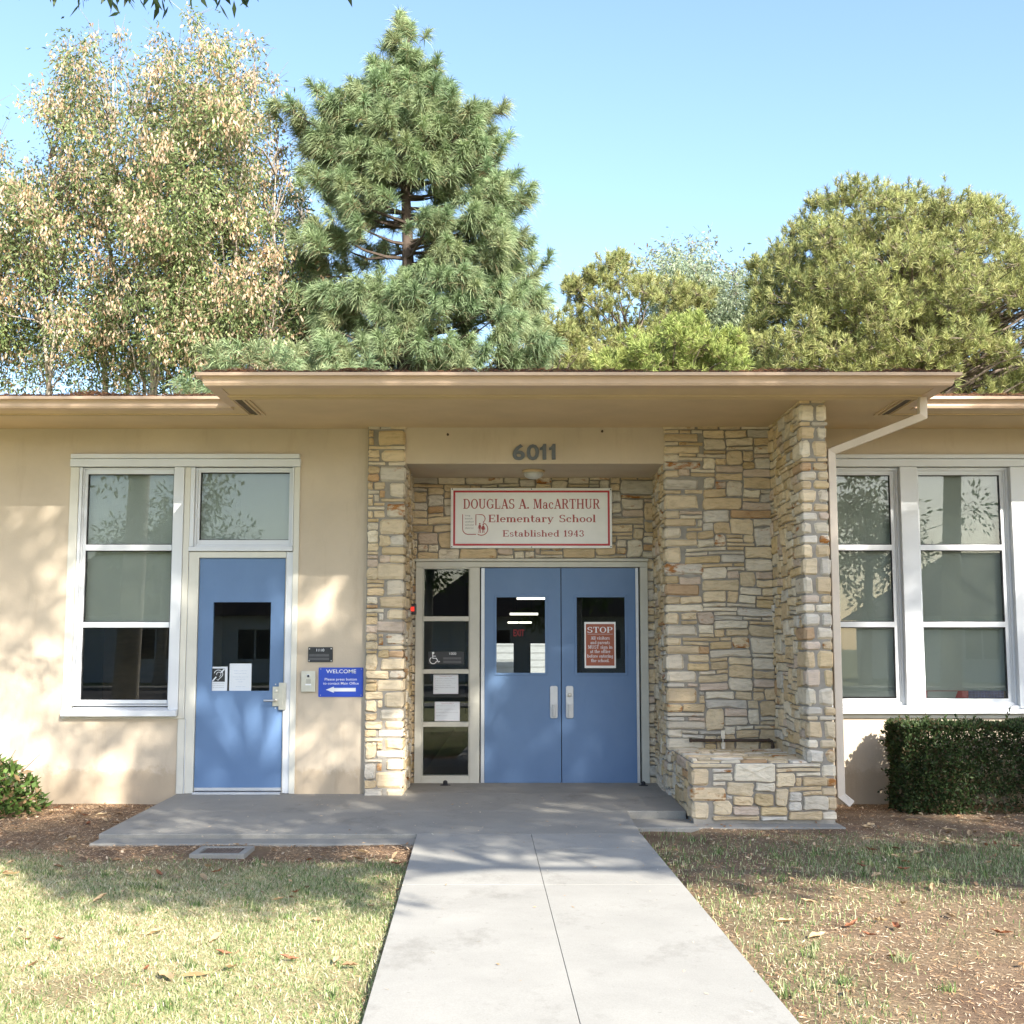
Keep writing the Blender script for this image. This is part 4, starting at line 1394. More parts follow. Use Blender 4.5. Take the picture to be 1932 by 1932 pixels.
# inside the lobby: three tube lights and an exit sign
for i, (ua, ub, v_, d_, lab) in enumerate(((975, 1036, 1128.5, 14.8, "lit ceiling tube seen through the left blue door, topmost of three"),
                                          (962, 1015, 1158.5, 20.0, "lit ceiling tube seen through the left blue door, middle of three"),
                                          (958, 1003, 1174.5, 24.6, "lit ceiling tube seen through the left blue door, lowest of three"))):
    Y_ = EYE.y + d_
    xa_, z_ = at(ua, v_, Y_); xb_, _z = at(ub, v_, Y_)
    t = thing("tube_light", ((xa_ + xb_) / 2, Y_, z_), lab, "light", "tube lights in the lobby")
    MB().tube([(xa_, Y_, z_), (xb_, Y_, z_)], .018, 10).build("tube", M['tube'], t)
    MB().box(xa_ - .02, xb_ + .02, Y_ - .05, Y_ + .05, z_ + .019, z_ + .05).box(xa_ + .1, xa_ + .11, Y_ - .005, Y_ + .005, z_ + .05, 2.62).box(xb_ - .11, xb_ - .1, Y_ - .005, Y_ + .005, z_ + .05, 2.62).build("fitting", M['roomdark'], t)
Y_ = 12.5
x_, z_ = at(979, 1200, Y_)
ex = thing("exit_sign", (x_, Y_, z_), "dim red EXIT sign hanging inside the lobby behind the left door", "exit sign")
MB().box(x_ - .13, x_ + .13, Y_, Y_ + .04, z_ - .03, z_ + .17).box(x_ - .005, x_ + .005, Y_ + .01, Y_ + .03, z_ + .17, 2.62).build("housing", M['roomdark'], ex)
t = MB(); sans(t, "EXIT", x_, z_, .13, Y_ - .002, width=.21, bold=.02); t.build("lettering", M['exit'], ex)

# boxes stacked on the sill behind the right window
M['boxred'] = mat('red_box', (.42, .02, .025), .4, .06); M['boxblue'] = mat('navy_box', (.025, .035, .16), .45, .1); M['boxwhite'] = mat('pale_box', (.42, .43, .40), .5, .05)
def rw(u, v_): return at(u, v_, .11)
xa_, z0_ = rw(1746, 1319); xb_, z1_ = rw(1826, 1303)
bo = thing("game_box", ((xa_ + xb_) / 2, .11, z0_), "flat red and cream box lying on the sill under the raised shade", "box")
MB().box(xa_, xb_, .1, .118, z0_, z1_).build("carton", M['boxred'], bo)
MB().prism([rw(1749, 1318), rw(1801, 1318), rw(1806, 1304), rw(1749, 1304)], .098, .0995).build("printed_panel", M['boxwhite'], bo)
xa_, z0_ = rw(1827.5, 1319); xb_, z1_ = rw(1892, 1303)
b2 = thing("storage_basket", ((xa_ + xb_) / 2, .11, z0_), "navy blue gridded basket on the sill beside the red box", "basket")
MB().box(xa_, xb_, .1, .118, z0_, z1_).build("body", M['boxblue'], b2)
gm = MB()
for k in range(12): gm.box(xa_ + (xb_ - xa_) * k / 11 - .001, xa_ + (xb_ - xa_) * k / 11 + .001, .097, .0995, z0_, z1_)
for k in range(4): gm.box(xa_, xb_, .095, .0965, z0_ + (z1_ - z0_) * k / 3 - .001, z0_ + (z1_ - z0_) * k / 3 + .001)
gm.build("lattice", mat('blue_plastic', (.06, .10, .35), .4, .05), b2)
# ------------------------------------------------------------------ ground, walk, slab
rg = np.random.default_rng(5)


def path_edges(y):
    """x of the left and right edge of the walk at y"""
    k = (-2.35 - y)
    return -.690 + .0295 * k, .955 + .0305 * k


def fine(a, b, st): return list(np.arange(a, b, st))
gx_ = [-600, -200, -80, -40, -25, -16, -11] + fine(-8, 8.01, .10) + [11, 16, 25, 40, 80, 200, 600]
gy_ = [-600, -200, -90, -60, -45, -30, -20, -15] + fine(-11.5, 0.21, .10) + [3, 8, 16, 30, 60, 120, 300, 600]
XX, YY = np.meshgrid(gx_, gy_, indexing='ij')
ZZ = np.zeros_like(XX)
for i in range(XX.shape[0]):
    for j in range(XX.shape[1]):
        x, y = XX[i, j], YY[i, j]
        z = gz(x, y)
        if abs(x) < 8 and -11.5 < y < 0.05:
            z += .014 * noise.noise(Vector((x * .9, y * .9, 0))) + .006 * noise.noise(Vector((x * 4, y * 4, 3)))
            if y < -2.3:
                e0, e1 = path_edges(y)
                d = max(e0 - x, x - e1)
                if d < .06: z -= .03
            elif -3.1 < x < 1.45 and y > -2.4: z -= .03
        ZZ[i, j] = z
nxg, nyg = XX.shape
CG = np.zeros_like(XX)
V_ = np.stack([XX.ravel(), YY.ravel(), ZZ.ravel()], 1)
ii, jj = np.meshgrid(np.arange(nxg - 1), np.arange(nyg - 1), indexing='ij')
F_ = np.stack([ii * nyg + jj, (ii + 1) * nyg + jj, (ii + 1) * nyg + jj + 1, ii * nyg + jj + 1], -1).reshape(-1, 4)
m_, nt_, b_ = newmat('bare_soil')
soil = ramp(nt_, noise_fac(nt_, 5, 8, .7), [(.3, (.11, .068, .044)), (.5, (.18, .118, .078)), (.72, (.27, .185, .125))])
straw = ramp(nt_, noise_fac(nt_, 60, 4, .7), [(.35, (.20, .14, .09)), (.65, (.36, .27, .16))])
c_ = mixc(nt_, soil, straw, ramp(nt_, noise_fac(nt_, 1.6, 6, .7), [(.42, (0, 0, 0)), (.62, (.75, .75, .75))]))
# far away: just lawn
tc_ = N_(nt_, "ShaderNodeTexCoord"); sp_ = N_(nt_, "ShaderNodeSeparateXYZ"); nt_.links.new(tc_.outputs['Object'], sp_.inputs[0])
ab_ = N_(nt_, "ShaderNodeMath", operation='ABSOLUTE'); nt_.links.new(sp_.outputs[0], ab_.inputs[0])
ad_ = N_(nt_, "ShaderNodeMath", operation='MULTIPLY'); nt_.links.new(sp_.outputs[1], ad_.inputs[0]); ad_.inputs[1].default_value = -1
mx_ = N_(nt_, "ShaderNodeMath", operation='MAXIMUM'); nt_.links.new(ab_.outputs[0], mx_.inputs[0]); nt_.links.new(ad_.outputs[0], mx_.inputs[1])
dv_ = N_(nt_, "ShaderNodeMath", operation='DIVIDE'); nt_.links.new(mx_.outputs[0], dv_.inputs[0]); dv_.inputs[1].default_value = 20
c_ = mixc(nt_, c_, (.13, .15, .055), ramp(nt_, dv_.outputs[0], [(.5, (0, 0, 0)), (.65, (1, 1, 1))]))
th_a = N_(nt_, "ShaderNodeAttribute", attribute_name="Col")
thatch = ramp(nt_, noise_fac(nt_, 120, 4, .7), [(.3, (.20, .20, .085)), (.5, (.40, .39, .19)), (.7, (.58, .54, .32))])
c_ = mixc(nt_, c_, thatch, th_a.outputs['Fac'])
nt_.links.new(c_, b_.inputs['Base Color']); b_.inputs['Roughness'].default_value = 1; b_.inputs['Specular IOR Level'].default_value = .1
bump(nt_, b_, noise_fac(nt_, 40, 6, .75), .8, .02)
M['soil'] = m_

# concrete
def concrete(name, col, stain=.82):
    m, nt, b = newmat(name)
    c = ramp(nt, noise_fac(nt, 1.7, 7, .65), [(.28, tuple(x * .86 for x in col)), (.72, tuple(x * 1.07 for x in col))])
    sp2 = ramp(nt, noise_fac(nt, 130, 3, .7), [(.3, (.84, .84, .84)), (.7, (1.1, 1.1, 1.1))])
    c = mixc(nt, c, sp2, .6, 'MULTIPLY')
    stn = ramp(nt, noise_fac(nt, 2.6, 8, .75, stretch=(1, .6, 1)), [(.55, (1, 1, 1)), (.75, (stain, stain * .98, stain * .95))])
    c = mixc(nt, c, stn, .8, 'MULTIPLY')
    spt = ramp(nt, noise_fac(nt, 34, 2, .5), [(.70, (1, 1, 1)), (.76, (.68, .66, .63))])
    c = mixc(nt, c, spt, .6, 'MULTIPLY')
    nt.links.new(c, b.inputs['Base Color'])
    b.inputs['Roughness'].default_value = .9; b.inputs['Specular IOR Level'].default_value = .25
    bump(nt, b, noise_fac(nt, 90, 5, .7), .25, .006)
    return m
M['concrete'] = concrete('pale_concrete', (.345, .332, .298), .62)
M['oldconcrete'] = concrete('weathered_concrete', (.315, .30, .265), .62)
yj = -2.72


def strip(mb, x0a, x1a, ya, x0b, x1b, yb, depth=.16):
    """slab piece from ya (near door) to yb (towards the street)"""
    mb.hexa([(x0b, yb, pz(yb) - depth), (x1b, yb, pz(yb) - depth), (x1a, ya, pz(ya) - depth), (x0a, ya, pz(ya) - depth)],
            [(x0b, yb, pz(yb)), (x1b, yb, pz(yb)), (x1a, ya, pz(ya)), (x0a, ya, pz(ya))])


slab = MB()
# entrance slab: along the wall, into the recess, and to the head of the walk
strip(slab, -3.03, 1.43, -.001, -3.03, 1.43, -1.02)
strip(slab, -3.03, .945, -1.0215, -3.03, .945, -2.12)
slab.box(XL1 - .002, XR0 + .002, 0, YD, -.2, -.003)
tag(slab.build("entrance_slab", M['oldconcrete'], bevel=.006), kind='structure')
wk = MB()
e = path_edges
jx = lambda y: .155 + .0262 * (-2.7 - y)
ys = [-2.1215, yj, -3.95, -12.6]
for a, b in zip(ys, ys[1:]):
    a2 = a - (.0022 if a != ys[0] else 0)
    strip(wk, e(a2)[0], jx(a2) - .0013, a2, e(b)[0], jx(b) - .0013, b)
    strip(wk, jx(a2) + .0013, e(a2)[1], a2, jx(b) + .0013, e(b)[1], b)
tag(wk.build("walk", M['concrete'], bevel=.0018), kind='structure')
ft = MB()
ft.box(-3.02, e(-2.4)[0] - .01, -2.36, -2.1215, -.25, -.078)
ft.box(.96, XW + .03, -1.52, -1.025, -.25, -.085)
tag(ft.build("footing_edge", M['oldconcrete'], bevel=.008), kind='structure')

# meter box cover in the lawn
xa_, ya_ = atg(356, 1621); xb_, yb_ = atg(481, 1604)
zc = gz(0, ya_) + .034
mt_ = thing("meter_box", ((xa_ + xb_) / 2, (ya_ + yb_) / 2, zc - .03), "flat grey meter box cover with ribbed lid set in the lawn beside the slab", "meter box")
yb_ = ya_ + .34
MB().box(xa_, xb_, ya_, ya_ + .045, zc - .1, zc).box(xa_, xb_, yb_ - .045, yb_, zc - .1, zc).box(xa_, xa_ + .05, ya_ + .045, yb_ - .045, zc - .1, zc).box(xb_ - .05, xb_, ya_ + .045, yb_ - .045, zc - .1, zc).build("rim", M['oldconcrete'], mt_, bevel=.006)
ld = MB().box(xa_ + .052, xb_ - .052, ya_ + .047, yb_ - .047, zc - .1, zc - .012)
for k in range(12):
    x_ = xa_ + .07 + (xb_ - xa_ - .14) * k / 11
    ld.box(x_ - .006, x_ + .006, ya_ + .06, yb_ - .06, zc - .011, zc - .004)
ld.build("lid", mat('rusty_lid', (.16, .12, .095), .8, .3, 12, .3), mt_)

# ------------------------------------------------------------------ grass and litter
def lawn_d(x, y):
    """density of living grass 0..1 and dryness"""
    n = noise.noise(Vector((x * .8, y * .8, 7))) + .5 * noise.noise(Vector((x * 2.3, y * 2.3, 1)))
    e0, e1 = path_edges(y)
    if -2.2 < x < -1.68 and -2.93 < y < -2.5: return 0
    if x < e0:
        edge = -2.75 - y + (.35 * noise.noise(Vector((x * 1.2, 0, 4)))) + (.25 if x < -3 else -.1)
        d = min(1, max(0, edge / .45))
        near = max(0, 1 - (e0 - x) / .5) * max(0, 1 - (-2.6 - y) / 1.8)
        worn = noise.noise(Vector((x * 1.1, y * 1.1, 31))) + .5 * noise.noise(Vector((x * 3.5, y * 3.5, 32)))
        return d * (1 - .75 * near) * (1 if n > -.75 else .5) * (1 - .6 * min(1, max(0, (worn - .22) / .3)))
    if x > e1:
        if y > -1.75: return 0
        band = math.exp(-((y + 2.9 + .05 * x) / .75) ** 2) * min(1, max(0, (x - 1.4) / 1.2))
        border = math.exp(-((x - e1 - .28) / .22) ** 2) * (1 if y < -4.2 else .25)
        return min(1, max(0, .16 + .30 * n + band * .75 + border * .55 - .15 * max(0, -y - 3.6) * .3))
    return 0


for i in range(XX.shape[0]):
    for j in range(XX.shape[1]):
        x, y = XX[i, j], YY[i, j]
        if abs(x) < 8 and -11.5 < y < .05: CG[i, j] = lawn_d(x, y) * (1 if x < 0 else .25)
        else: CG[i, j] = .9
CGc = np.stack([CG.ravel()] * 3 + [np.ones(CG.size)], 1)
tag(np_mesh("ground", V_, F_, M['soil'], CGc, smooth=True), kind='structure')


def scatter(n, x0, x1, y0, y1, keep, near=True):
    pts = []
    while len(pts) < n:
        x = rg.uniform(x0, x1)
        # more blades close to the camera where each shows larger
        y = y0 + (y1 - y0) * rg.random() ** (1.25 if near else 1)
        if keep(x, y) > rg.random(): pts.append((x, y))
    return np.array(pts)


def ground_z(P):
    return np.array([gz(x, y) + .014 * noise.noise(Vector((x * .9, y * .9, 0))) for x, y in P])


def blades(name, P, hmin, hmax, wid, cols, lean=.6, seed=1):
    r = np.random.default_rng(seed); n = len(P)
    z = ground_z(P)
    a = r.uniform(0, 2 * PI, n); h = r.uniform(hmin, hmax, n) * r.uniform(.6, 1, n)
    ln_ = r.uniform(.15, 1, n) * lean * h
    b = a + r.normal(0, .5, n) + PI / 2
    wv = np.stack([np.cos(b), np.sin(b), np.zeros(n)], 1) * (wid * r.uniform(.6, 1.3, n))[:, None] / 2
    base = np.stack([P[:, 0], P[:, 1], z - .006], 1)
    d = np.stack([np.cos(a), np.sin(a), np.zeros(n)], 1)
    mid = base + d * (ln_ * .35)[:, None] + np.array([0, 0, 1]) * (h * .62)[:, None]
    tip = base + d * ln_[:, None] + np.array([0, 0, 1]) * (h * .95)[:, None]
    V = np.stack([base - wv, base + wv, mid + wv * .8, mid - wv * .8, tip], 1).reshape(-1, 3)
    i = np.arange(n)[:, None] * 5
    F = np.concatenate([i + [0, 1, 2], i + [0, 2, 3], i + [3, 2, 4]], 0)
    c = np.asarray(cols)[r.integers(0, len(cols), n)] * r.uniform(.75, 1.2, n)[:, None]
    C = np.concatenate([np.repeat(c, 5, 0), np.ones((n * 5, 1))], 1)
    return V, F, C


def flat_bits(P, lmin, lmax, wid, cols, seed, tilt=.25, lift=.004):
    r = np.random.default_rng(seed); n = len(P)
    z = ground_z(P) + lift * r.uniform(.3, 1.6, n)
    a = r.uniform(0, PI, n); L = r.uniform(lmin, lmax, n) / 2
    t = r.normal(0, tilt, n)
    d = np.stack([np.cos(a) * np.cos(t), np.sin(a) * np.cos(t), np.abs(np.sin(t)) * .6], 1) * L[:, None]
    wv = np.stack([-np.sin(a), np.cos(a), r.normal(0, .3, n)], 1) * (wid * r.uniform(.5, 1.4, n))[:, None] / 2
    c0 = np.stack([P[:, 0], P[:, 1], z + .003], 1)
    V = np.stack([c0 - d, c0 + wv, c0 + d, c0 - wv], 1).reshape(-1, 3)
    i = np.arange(n)[:, None] * 4
    F = np.concatenate([i + [0, 1, 2], i + [0, 2, 3]], 0)
    c = np.asarray(cols)[r.integers(0, len(cols), n)] * r.uniform(.7, 1.25, n)[:, None]
    return V, F, np.concatenate([np.repeat(c, 4, 0), np.ones((n * 4, 1))], 1)


def joinm(parts):
    o = 0; Vs, Fs, Cs = [], [], []
    for V, F, C in parts:
        Vs.append(V); Fs.append(F + o); Cs.append(C); o += len(V)
    return np.concatenate(Vs), np.concatenate(Fs), np.concatenate(Cs)


M['grass'] = attr_mat('grass_blades', .6, .35)
M['litter'] = attr_mat('dry_litter', .8, .15)
STRAW = [(.66, .59, .40), (.60, .52, .34), (.74, .68, .49), (.50, .42, .27)]
GREEN = [(.13, .21, .06), (.18, .26, .08), (.21, .29, .10), (.11, .17, .06)]
YEL = [(.45, .47, .25), (.54, .54, .31), (.36, .41, .20)]
LX0, LX1, LY0, LY1 = -5.2, 5.4, -8.3, -1.6
P1 = scatter(130000, LX0, -.4, LY0, LY1, lawn_d)
P2 = scatter(15000, .9, LX1, LY0, -1.5, lawn_d)
green_k = lambda x, y: lawn_d(x, y) * (.25 + .75 * math.exp(-((y + 3.3) / .9) ** 2) + .3 * max(0, noise.noise(Vector((x * 1.3, y * 1.3, 11)))))
P3 = scatter(24000, LX0, -.4, LY0, LY1, green_k)
P4 = scatter(13000, .9, LX1, LY0, -1.5, green_k)
zone = np.array([noise.noise(Vector((x * .75, y * .75, 41))) + .6 * noise.noise(Vector((x * 2.6, y * 2.6, 42))) + rg.normal(0, .22) for x, y in P1])
PG, PS = P1[zone > .05], P1[zone <= .05]
tuft_c = scatter(90, LX0, -.4, -8, -2.5, lawn_d); tuft_c2 = scatter(70, .95, LX1, -8, -1.9, lambda x, y: min(1, lawn_d(x, y) + .1) if x > path_edges(y)[1] + .02 else 0)
P5 = np.concatenate([np.repeat(tuft_c, 34, 0), np.repeat(tuft_c2, 30, 0)]); P5 = P5 + rg.normal(0, .022, P5.shape)
V, F, C = joinm([blades("", PG, .016, .043, .0052, YEL + GREEN[1:3] + STRAW[:1], 1.4, 2), blades("", PS, .012, .036, .0052, STRAW + STRAW + YEL[:1], 1.7, 12),
                 blades("", P5, .03, .085, .0055, GREEN + YEL[:2], 1.0, 13), blades("", P2, .015, .042, .005, YEL + GREEN + STRAW[:1], 1.1, 3),
                 blades("", P3, .018, .048, .0052, GREEN + YEL[:1], 1.1, 4), blades("", P4, .025, .07, .0052, GREEN + YEL, .9, 5)])
tag(np_mesh("grass", V, F, M['grass'], C), "short dry lawn grass on both sides of the concrete walk", "grass", kind='stuff')


def litter_k(x, y):
    e0, e1 = path_edges(y) if y < -2.33 else (-3.05, 1.44)
    if e0 - .0 < x < e1 + .0: return 0
    if -2.2 < x < -1.68 and -2.92 < y < -2.5: return 0
    if x < -3 and y > -2.9 or (x < e0 and y > -3.0): return 1.0
    if x < e0: return .40
    n = noise.noise(Vector((x * .9, y * .9, 21)))
    return min(1, .62 + .5 * n + (.2 if y < -3.6 else 0))


TAN = [(.62, .45, .28), (.54, .35, .19), (.70, .54, .36), (.43, .27, .15), (.66, .53, .38)]
BED = [(.45, .285, .155), (.37, .215, .11), (.53, .37, .23), (.29, .175, .10), (.60, .46, .31)]
Pa = scatter(56000, LX0, -.4, -8, -.05, litter_k)
Pb = scatter(46000, .9, LX1, -8, -.05, litter_k)
Pc = scatter(1500, LX0, LX1, -4.2, -.1, lambda x, y: litter_k(x, y) * (.3 if y < -3 else 1), near=False)
V, F, C = joinm([flat_bits(Pa, .014, .055, .0036, BED + TAN[:2], 6), flat_bits(Pb, .012, .048, .0042, TAN + BED[:3] + STRAW[:1] + [(.30, .19, .11)], 7), flat_bits(Pc, .025, .055, .018, BED, 8, .45, .012)])
tag(np_mesh("dry_litter", V, F, M['litter'], C), "tan straw and dry needle litter covering the bare soil", "litter", kind='stuff')
# a thin scatter of crumbs on the concrete
Pd = np.stack([rg.uniform(-2.9, 1.5, 420), rg.uniform(-7, -.1, 420)], 1)
Pd = np.array([p for p in Pd if (p[1] > -2.3 and -3 < p[0] < .95) or (path_edges(p[1])[0] < p[0] < path_edges(p[1])[1] and p[1] < -2.4 and (rg.random() < .45 or p[0] > path_edges(p[1])[1] - .35))])
V, F, C = flat_bits(Pd, .012, .04, .008, TAN + [(.6, .55, .45)], 9)
zsh = np.repeat(np.array([pz(p[1]) - gz(p[0], p[1]) for p in Pd]), 4) - np.repeat(ground_z(Pd) - np.array([gz(*p) for p in Pd]), 4)
V[:, 2] += zsh
tag(np_mesh("walk_debris", V, F, M['litter'], C), "crumbs of straw and leaf bits scattered on the concrete walk", "debris", kind='stuff')

# fallen leaves that one can pick out
def leaf_mesh(seed, L, W, curl):
    r = random.Random(seed); vs, fs = [], []
    n = 6
    for i in range(n + 1):
        t = i / n
        w_ = W * math.sin(PI * min(1, t * .94 + .03)) ** .8
        x = (t - .5) * L
        z = curl * (abs(t - .5) * 2) ** 2 * L + r.uniform(-.002, .002)
        for s_ in (-1, 0, 1):
            vs.append((x, s_ * w_ / 2, z + abs(s_) * w_ * (.35 + r.uniform(-.1, .25)) + .004))
    for i in range(n):
        for j in range(2): fs.append((i * 3 + j, (i + 1) * 3 + j, (i + 1) * 3 + j + 1, i * 3 + j + 1))
    me = bpy.data.meshes.new("fallen_leaf"); me.from_pydata(vs, [], fs); me.update(); return me
M['leafbrown'] = mat('dry_leaf', (.24, .14, .065), .7, .3, 25); M['leaftan'] = mat('tan_leaf', (.44, .31, .17), .7, .25, 25); M['leafred'] = mat('rusty_leaf', (.26, .10, .045), .7, .25, 25)
for m_ in ('leafbrown', 'leaftan', 'leafred'): pass
LM = []
for k, mm in enumerate(('leafbrown', 'leaftan', 'leafred', 'leaftan')):
    me = leaf_mesh(30 + k, .075 + .012 * k, .028 + .006 * (k % 2), .05 + .04 * (k % 3)); me.materials.append(M[mm]); LM.append(me)
spots = [(220, 1628), (385, 1662), (560, 1688), (525, 1702), (580, 1680), (190, 1700), (545, 1815), (700, 1715), (705, 1822), (765, 1830), (300, 1655), (20, 1632), (110, 1640),
         (800, 2300), (1860, 1600), (1640, 1562), (1790, 1575), (1830, 1578), (2010, 1570), (1860, 1555), (1700, 1545), (1720, 1552), (1755, 1535), (1780, 1530), (1810, 1545), (1768, 1528),
         (1880, 1620), (1570, 1610), (1500, 1595), (1760, 1680), (1705, 1645), (1575, 1700), (1600, 1880), (1480, 1745), (1640, 1770), (1380, 1640), (225, 1520), (190, 1528), (310, 1532), (265, 1545), (150, 1535)]
rl_ = random.Random(17)
spots += [(rl_.uniform(0, 780), 1600 + 250 * rl_.random() ** 1.6) for _ in range(26)] + [(rl_.uniform(1600, 1930), rl_.uniform(1545, 1640)) for _ in range(22)] + [(rl_.uniform(0, 300), rl_.uniform(1525, 1590)) for _ in range(16)] + [(rl_.uniform(1350, 1930), rl_.uniform(1600, 1900)) for _ in range(12)]
for i, (u, v_) in enumerate(spots):
    x_, y_ = atg(u, v_)
    if y_ > -.12 or (path_edges(y_)[0] - .06 < x_ < path_edges(y_)[1] + .06) or (-3.1 < x_ < 1.45 and y_ > -2.2): continue
    o = bpy.data.objects.new("fallen_leaf", LM[(i * 7) % 4]); COL.objects.link(o)
    o.location = (x_, y_, gz(x_, y_) + .012)
    o.rotation_euler = (random.Random(i).uniform(-.3, .3), random.Random(i + 99).uniform(-.3, .3), i * 2.1)
    k = random.Random(i + 5).uniform(.7, 1.15); o.scale = (k, k, k)
    right = x_ > 0
    if right: tag(o, "curled dry brown leaf lying on the bare soil right of the walk", "leaf", "fallen leaves on the right-hand ground")
    else: tag(o, "curled dry brown leaf lying on the lawn or soil left of the walk", "leaf", "fallen leaves on the left-hand ground")

# needles caught along the roof edge
def roof_litter():
    n = 14000
    r = np.random.default_rng(77)
    x = r.uniform(-7.5, 7.5, n)
    on = (x > XE0 - .02) & (x < XE1 + .02)
    yfr = np.where(on, YE, YG)
    y = yfr - .02 + np.abs(r.normal(0, .10, n))
    clump = np.array([noise.noise(Vector((a * 2.1, 0, 5))) for a in x])
    z = ZS + .085 + r.random(n) * np.maximum(.012, .034 + .030 * clump) + .03 * np.clip((y - yfr) * 2.2, 0, 1)
    a = r.uniform(0, PI, n); L = r.uniform(.04, .12, n)
    d = np.stack([np.cos(a), np.sin(a) * .6, r.normal(0, .28, n)], 1) * (L / 2)[:, None]
    wv = np.stack([-np.sin(a) * .3, np.zeros(n), np.ones(n)], 1) * .0035
    c0 = np.stack([x, y, z], 1)
    V = np.stack([c0 - d, c0 + wv, c0 + d, c0 - wv], 1).reshape(-1, 3)
    i = np.arange(n)[:, None] * 4
    F = np.concatenate([i + [0, 1, 2], i + [0, 2, 3]], 0)
    cc = np.asarray([(.17, .075, .035), (.12, .055, .03), (.23, .11, .05), (.08, .05, .035)])[r.integers(0, 4, n)]
    # a few threads hanging over the gutter
    return V, F, np.concatenate([np.repeat(cc, 4, 0), np.ones((n * 4, 1))], 1)
V, F, C = roof_litter()
tag(np_mesh("roof_needle_litter", V, F, M['litter'], C), "brown pine needles piled along the roof edge above the gutters", "litter", kind='stuff')
# ------------------------------------------------------------------ plants
M['leaf'] = attr_mat('leaves', .5, .35)
M['needle'] = attr_mat('pine_needles', .55, .22)
M['bark_grey'] = mat('pale_grey_bark', (.37, .325, .275), .9, .28, 5, .6, 30)
M['bark_dark'] = mat('dark_pine_bark', (.075, .055, .042), .95, .3, 5, .8, 25)
M['bark_tan'] = mat('pinkish_pine_bark', (.28, .20, .15), .95, .3, 6, .7, 25)
M['bark_brown'] = mat('brown_bark', (.16, .125, .10), .95, .3, 5, .8, 25)
M['twig'] = mat('grey_twigs', (.30, .25, .205), .9, .25, 8)


def unit(a): return a / np.maximum(np.linalg.norm(a, axis=1, keepdims=True), 1e-9)


def leaf_quads(c, d, L, W, r, nrm=None, fold=0.0):
    """diamond leaves: centres c, directions d, lengths L, widths W"""
    n = len(c)
    d = unit(d)
    q = r.normal(size=(n, 3)) if nrm is None else nrm + r.normal(size=(n, 3)) * .5
    s_ = unit(np.cross(d, q))
    up = np.cross(s_, d)
    L = np.asarray(L).reshape(-1, 1) * np.ones((n, 1)); W = np.asarray(W).reshape(-1, 1) * np.ones((n, 1))
    V = np.stack([c, c + d * L * .45 + s_ * W / 2 + up * W * fold, c + d * L, c + d * L * .45 - s_ * W / 2 + up * W * fold], 1).reshape(-1, 3)
    i = np.arange(n)[:, None] * 4
    return V, np.concatenate([i + [0, 1, 2], i + [0, 2, 3]], 0)


def colr(n, pal, r, lo=.75, hi=1.2, per=1):
    c = np.asarray(pal)[r.integers(0, len(pal), n)] * r.uniform(lo, hi, n)[:, None]
    return np.concatenate([np.repeat(c, per, 0), np.ones((n * per, 1))], 1)


def in_poly(x, y, poly):
    c = False; j = len(poly) - 1
    for i in range(len(poly)):
        (xi, yi), (xj, yj_) = poly[i], poly[j]
        if (yi > y) != (yj_ > y) and x < (xj - xi) * (y - yi) / (yj_ - yi) + xi: c = not c
        j = i
    return c


def edge_dist(x, y, poly):
    best = 1e9
    for i in range(len(poly)):
        (x1, y1), (x2, y2) = poly[i], poly[(i + 1) % len(poly)]
        l2 = (x2 - x1) ** 2 + (y2 - y1) ** 2
        t = max(0, min(1, ((x - x1) * (x2 - x1) + (y - y1) * (y2 - y1)) / (l2 or 1)))
        best = min(best, math.hypot(x - x1 - t * (x2 - x1), y - y1 - t * (y2 - y1)))
    return best


def clumps_in(poly, n, Y0, depth, seed, mind):
    """clump centres inside an outline (x,z in metres), spread through a rounded depth"""
    r = random.Random(seed); out = []
    xs_, zs_ = [p[0] for p in poly], [p[1] for p in poly]
    wmax = (max(xs_) - min(xs_)) / 2
    tries = 0
    while len(out) < n and tries < n * 60:
        tries += 1
        x, z = r.uniform(min(xs_), max(xs_)), r.uniform(min(zs_), max(zs_))
        if not in_poly(x, z, poly): continue
        e_ = edge_dist(x, z, poly)
        half = depth * math.sqrt(max(0.05, 1 - (1 - min(1, e_ / (wmax * .8))) ** 2))
        y = Y0 + r.uniform(-1, 1) * half
        if all((x - a) ** 2 + (z - c) ** 2 + (y - b) ** 2 > mind * mind for a, b, c, _ in out): out.append((x, y, z, e_))
    return out


def poly_at(pts, Y): return [at(u, v_, Y) for u, v_ in pts]


def curve_pts(a, b, sag, r, n=4, wob=.08):
    a, b = Vector(a), Vector(b); L = (b - a).length
    out = []
    for i in range(n + 1):
        t = i / n
        p = a.lerp(b, t) + Vector((0, 0, -sag * L * math.sin(PI * t)))
        if 0 < i < n: p += Vector((r.uniform(-1, 1), r.uniform(-1, 1), r.uniform(-1, 1))) * wob * L * .5
        out.append(p)
    return out


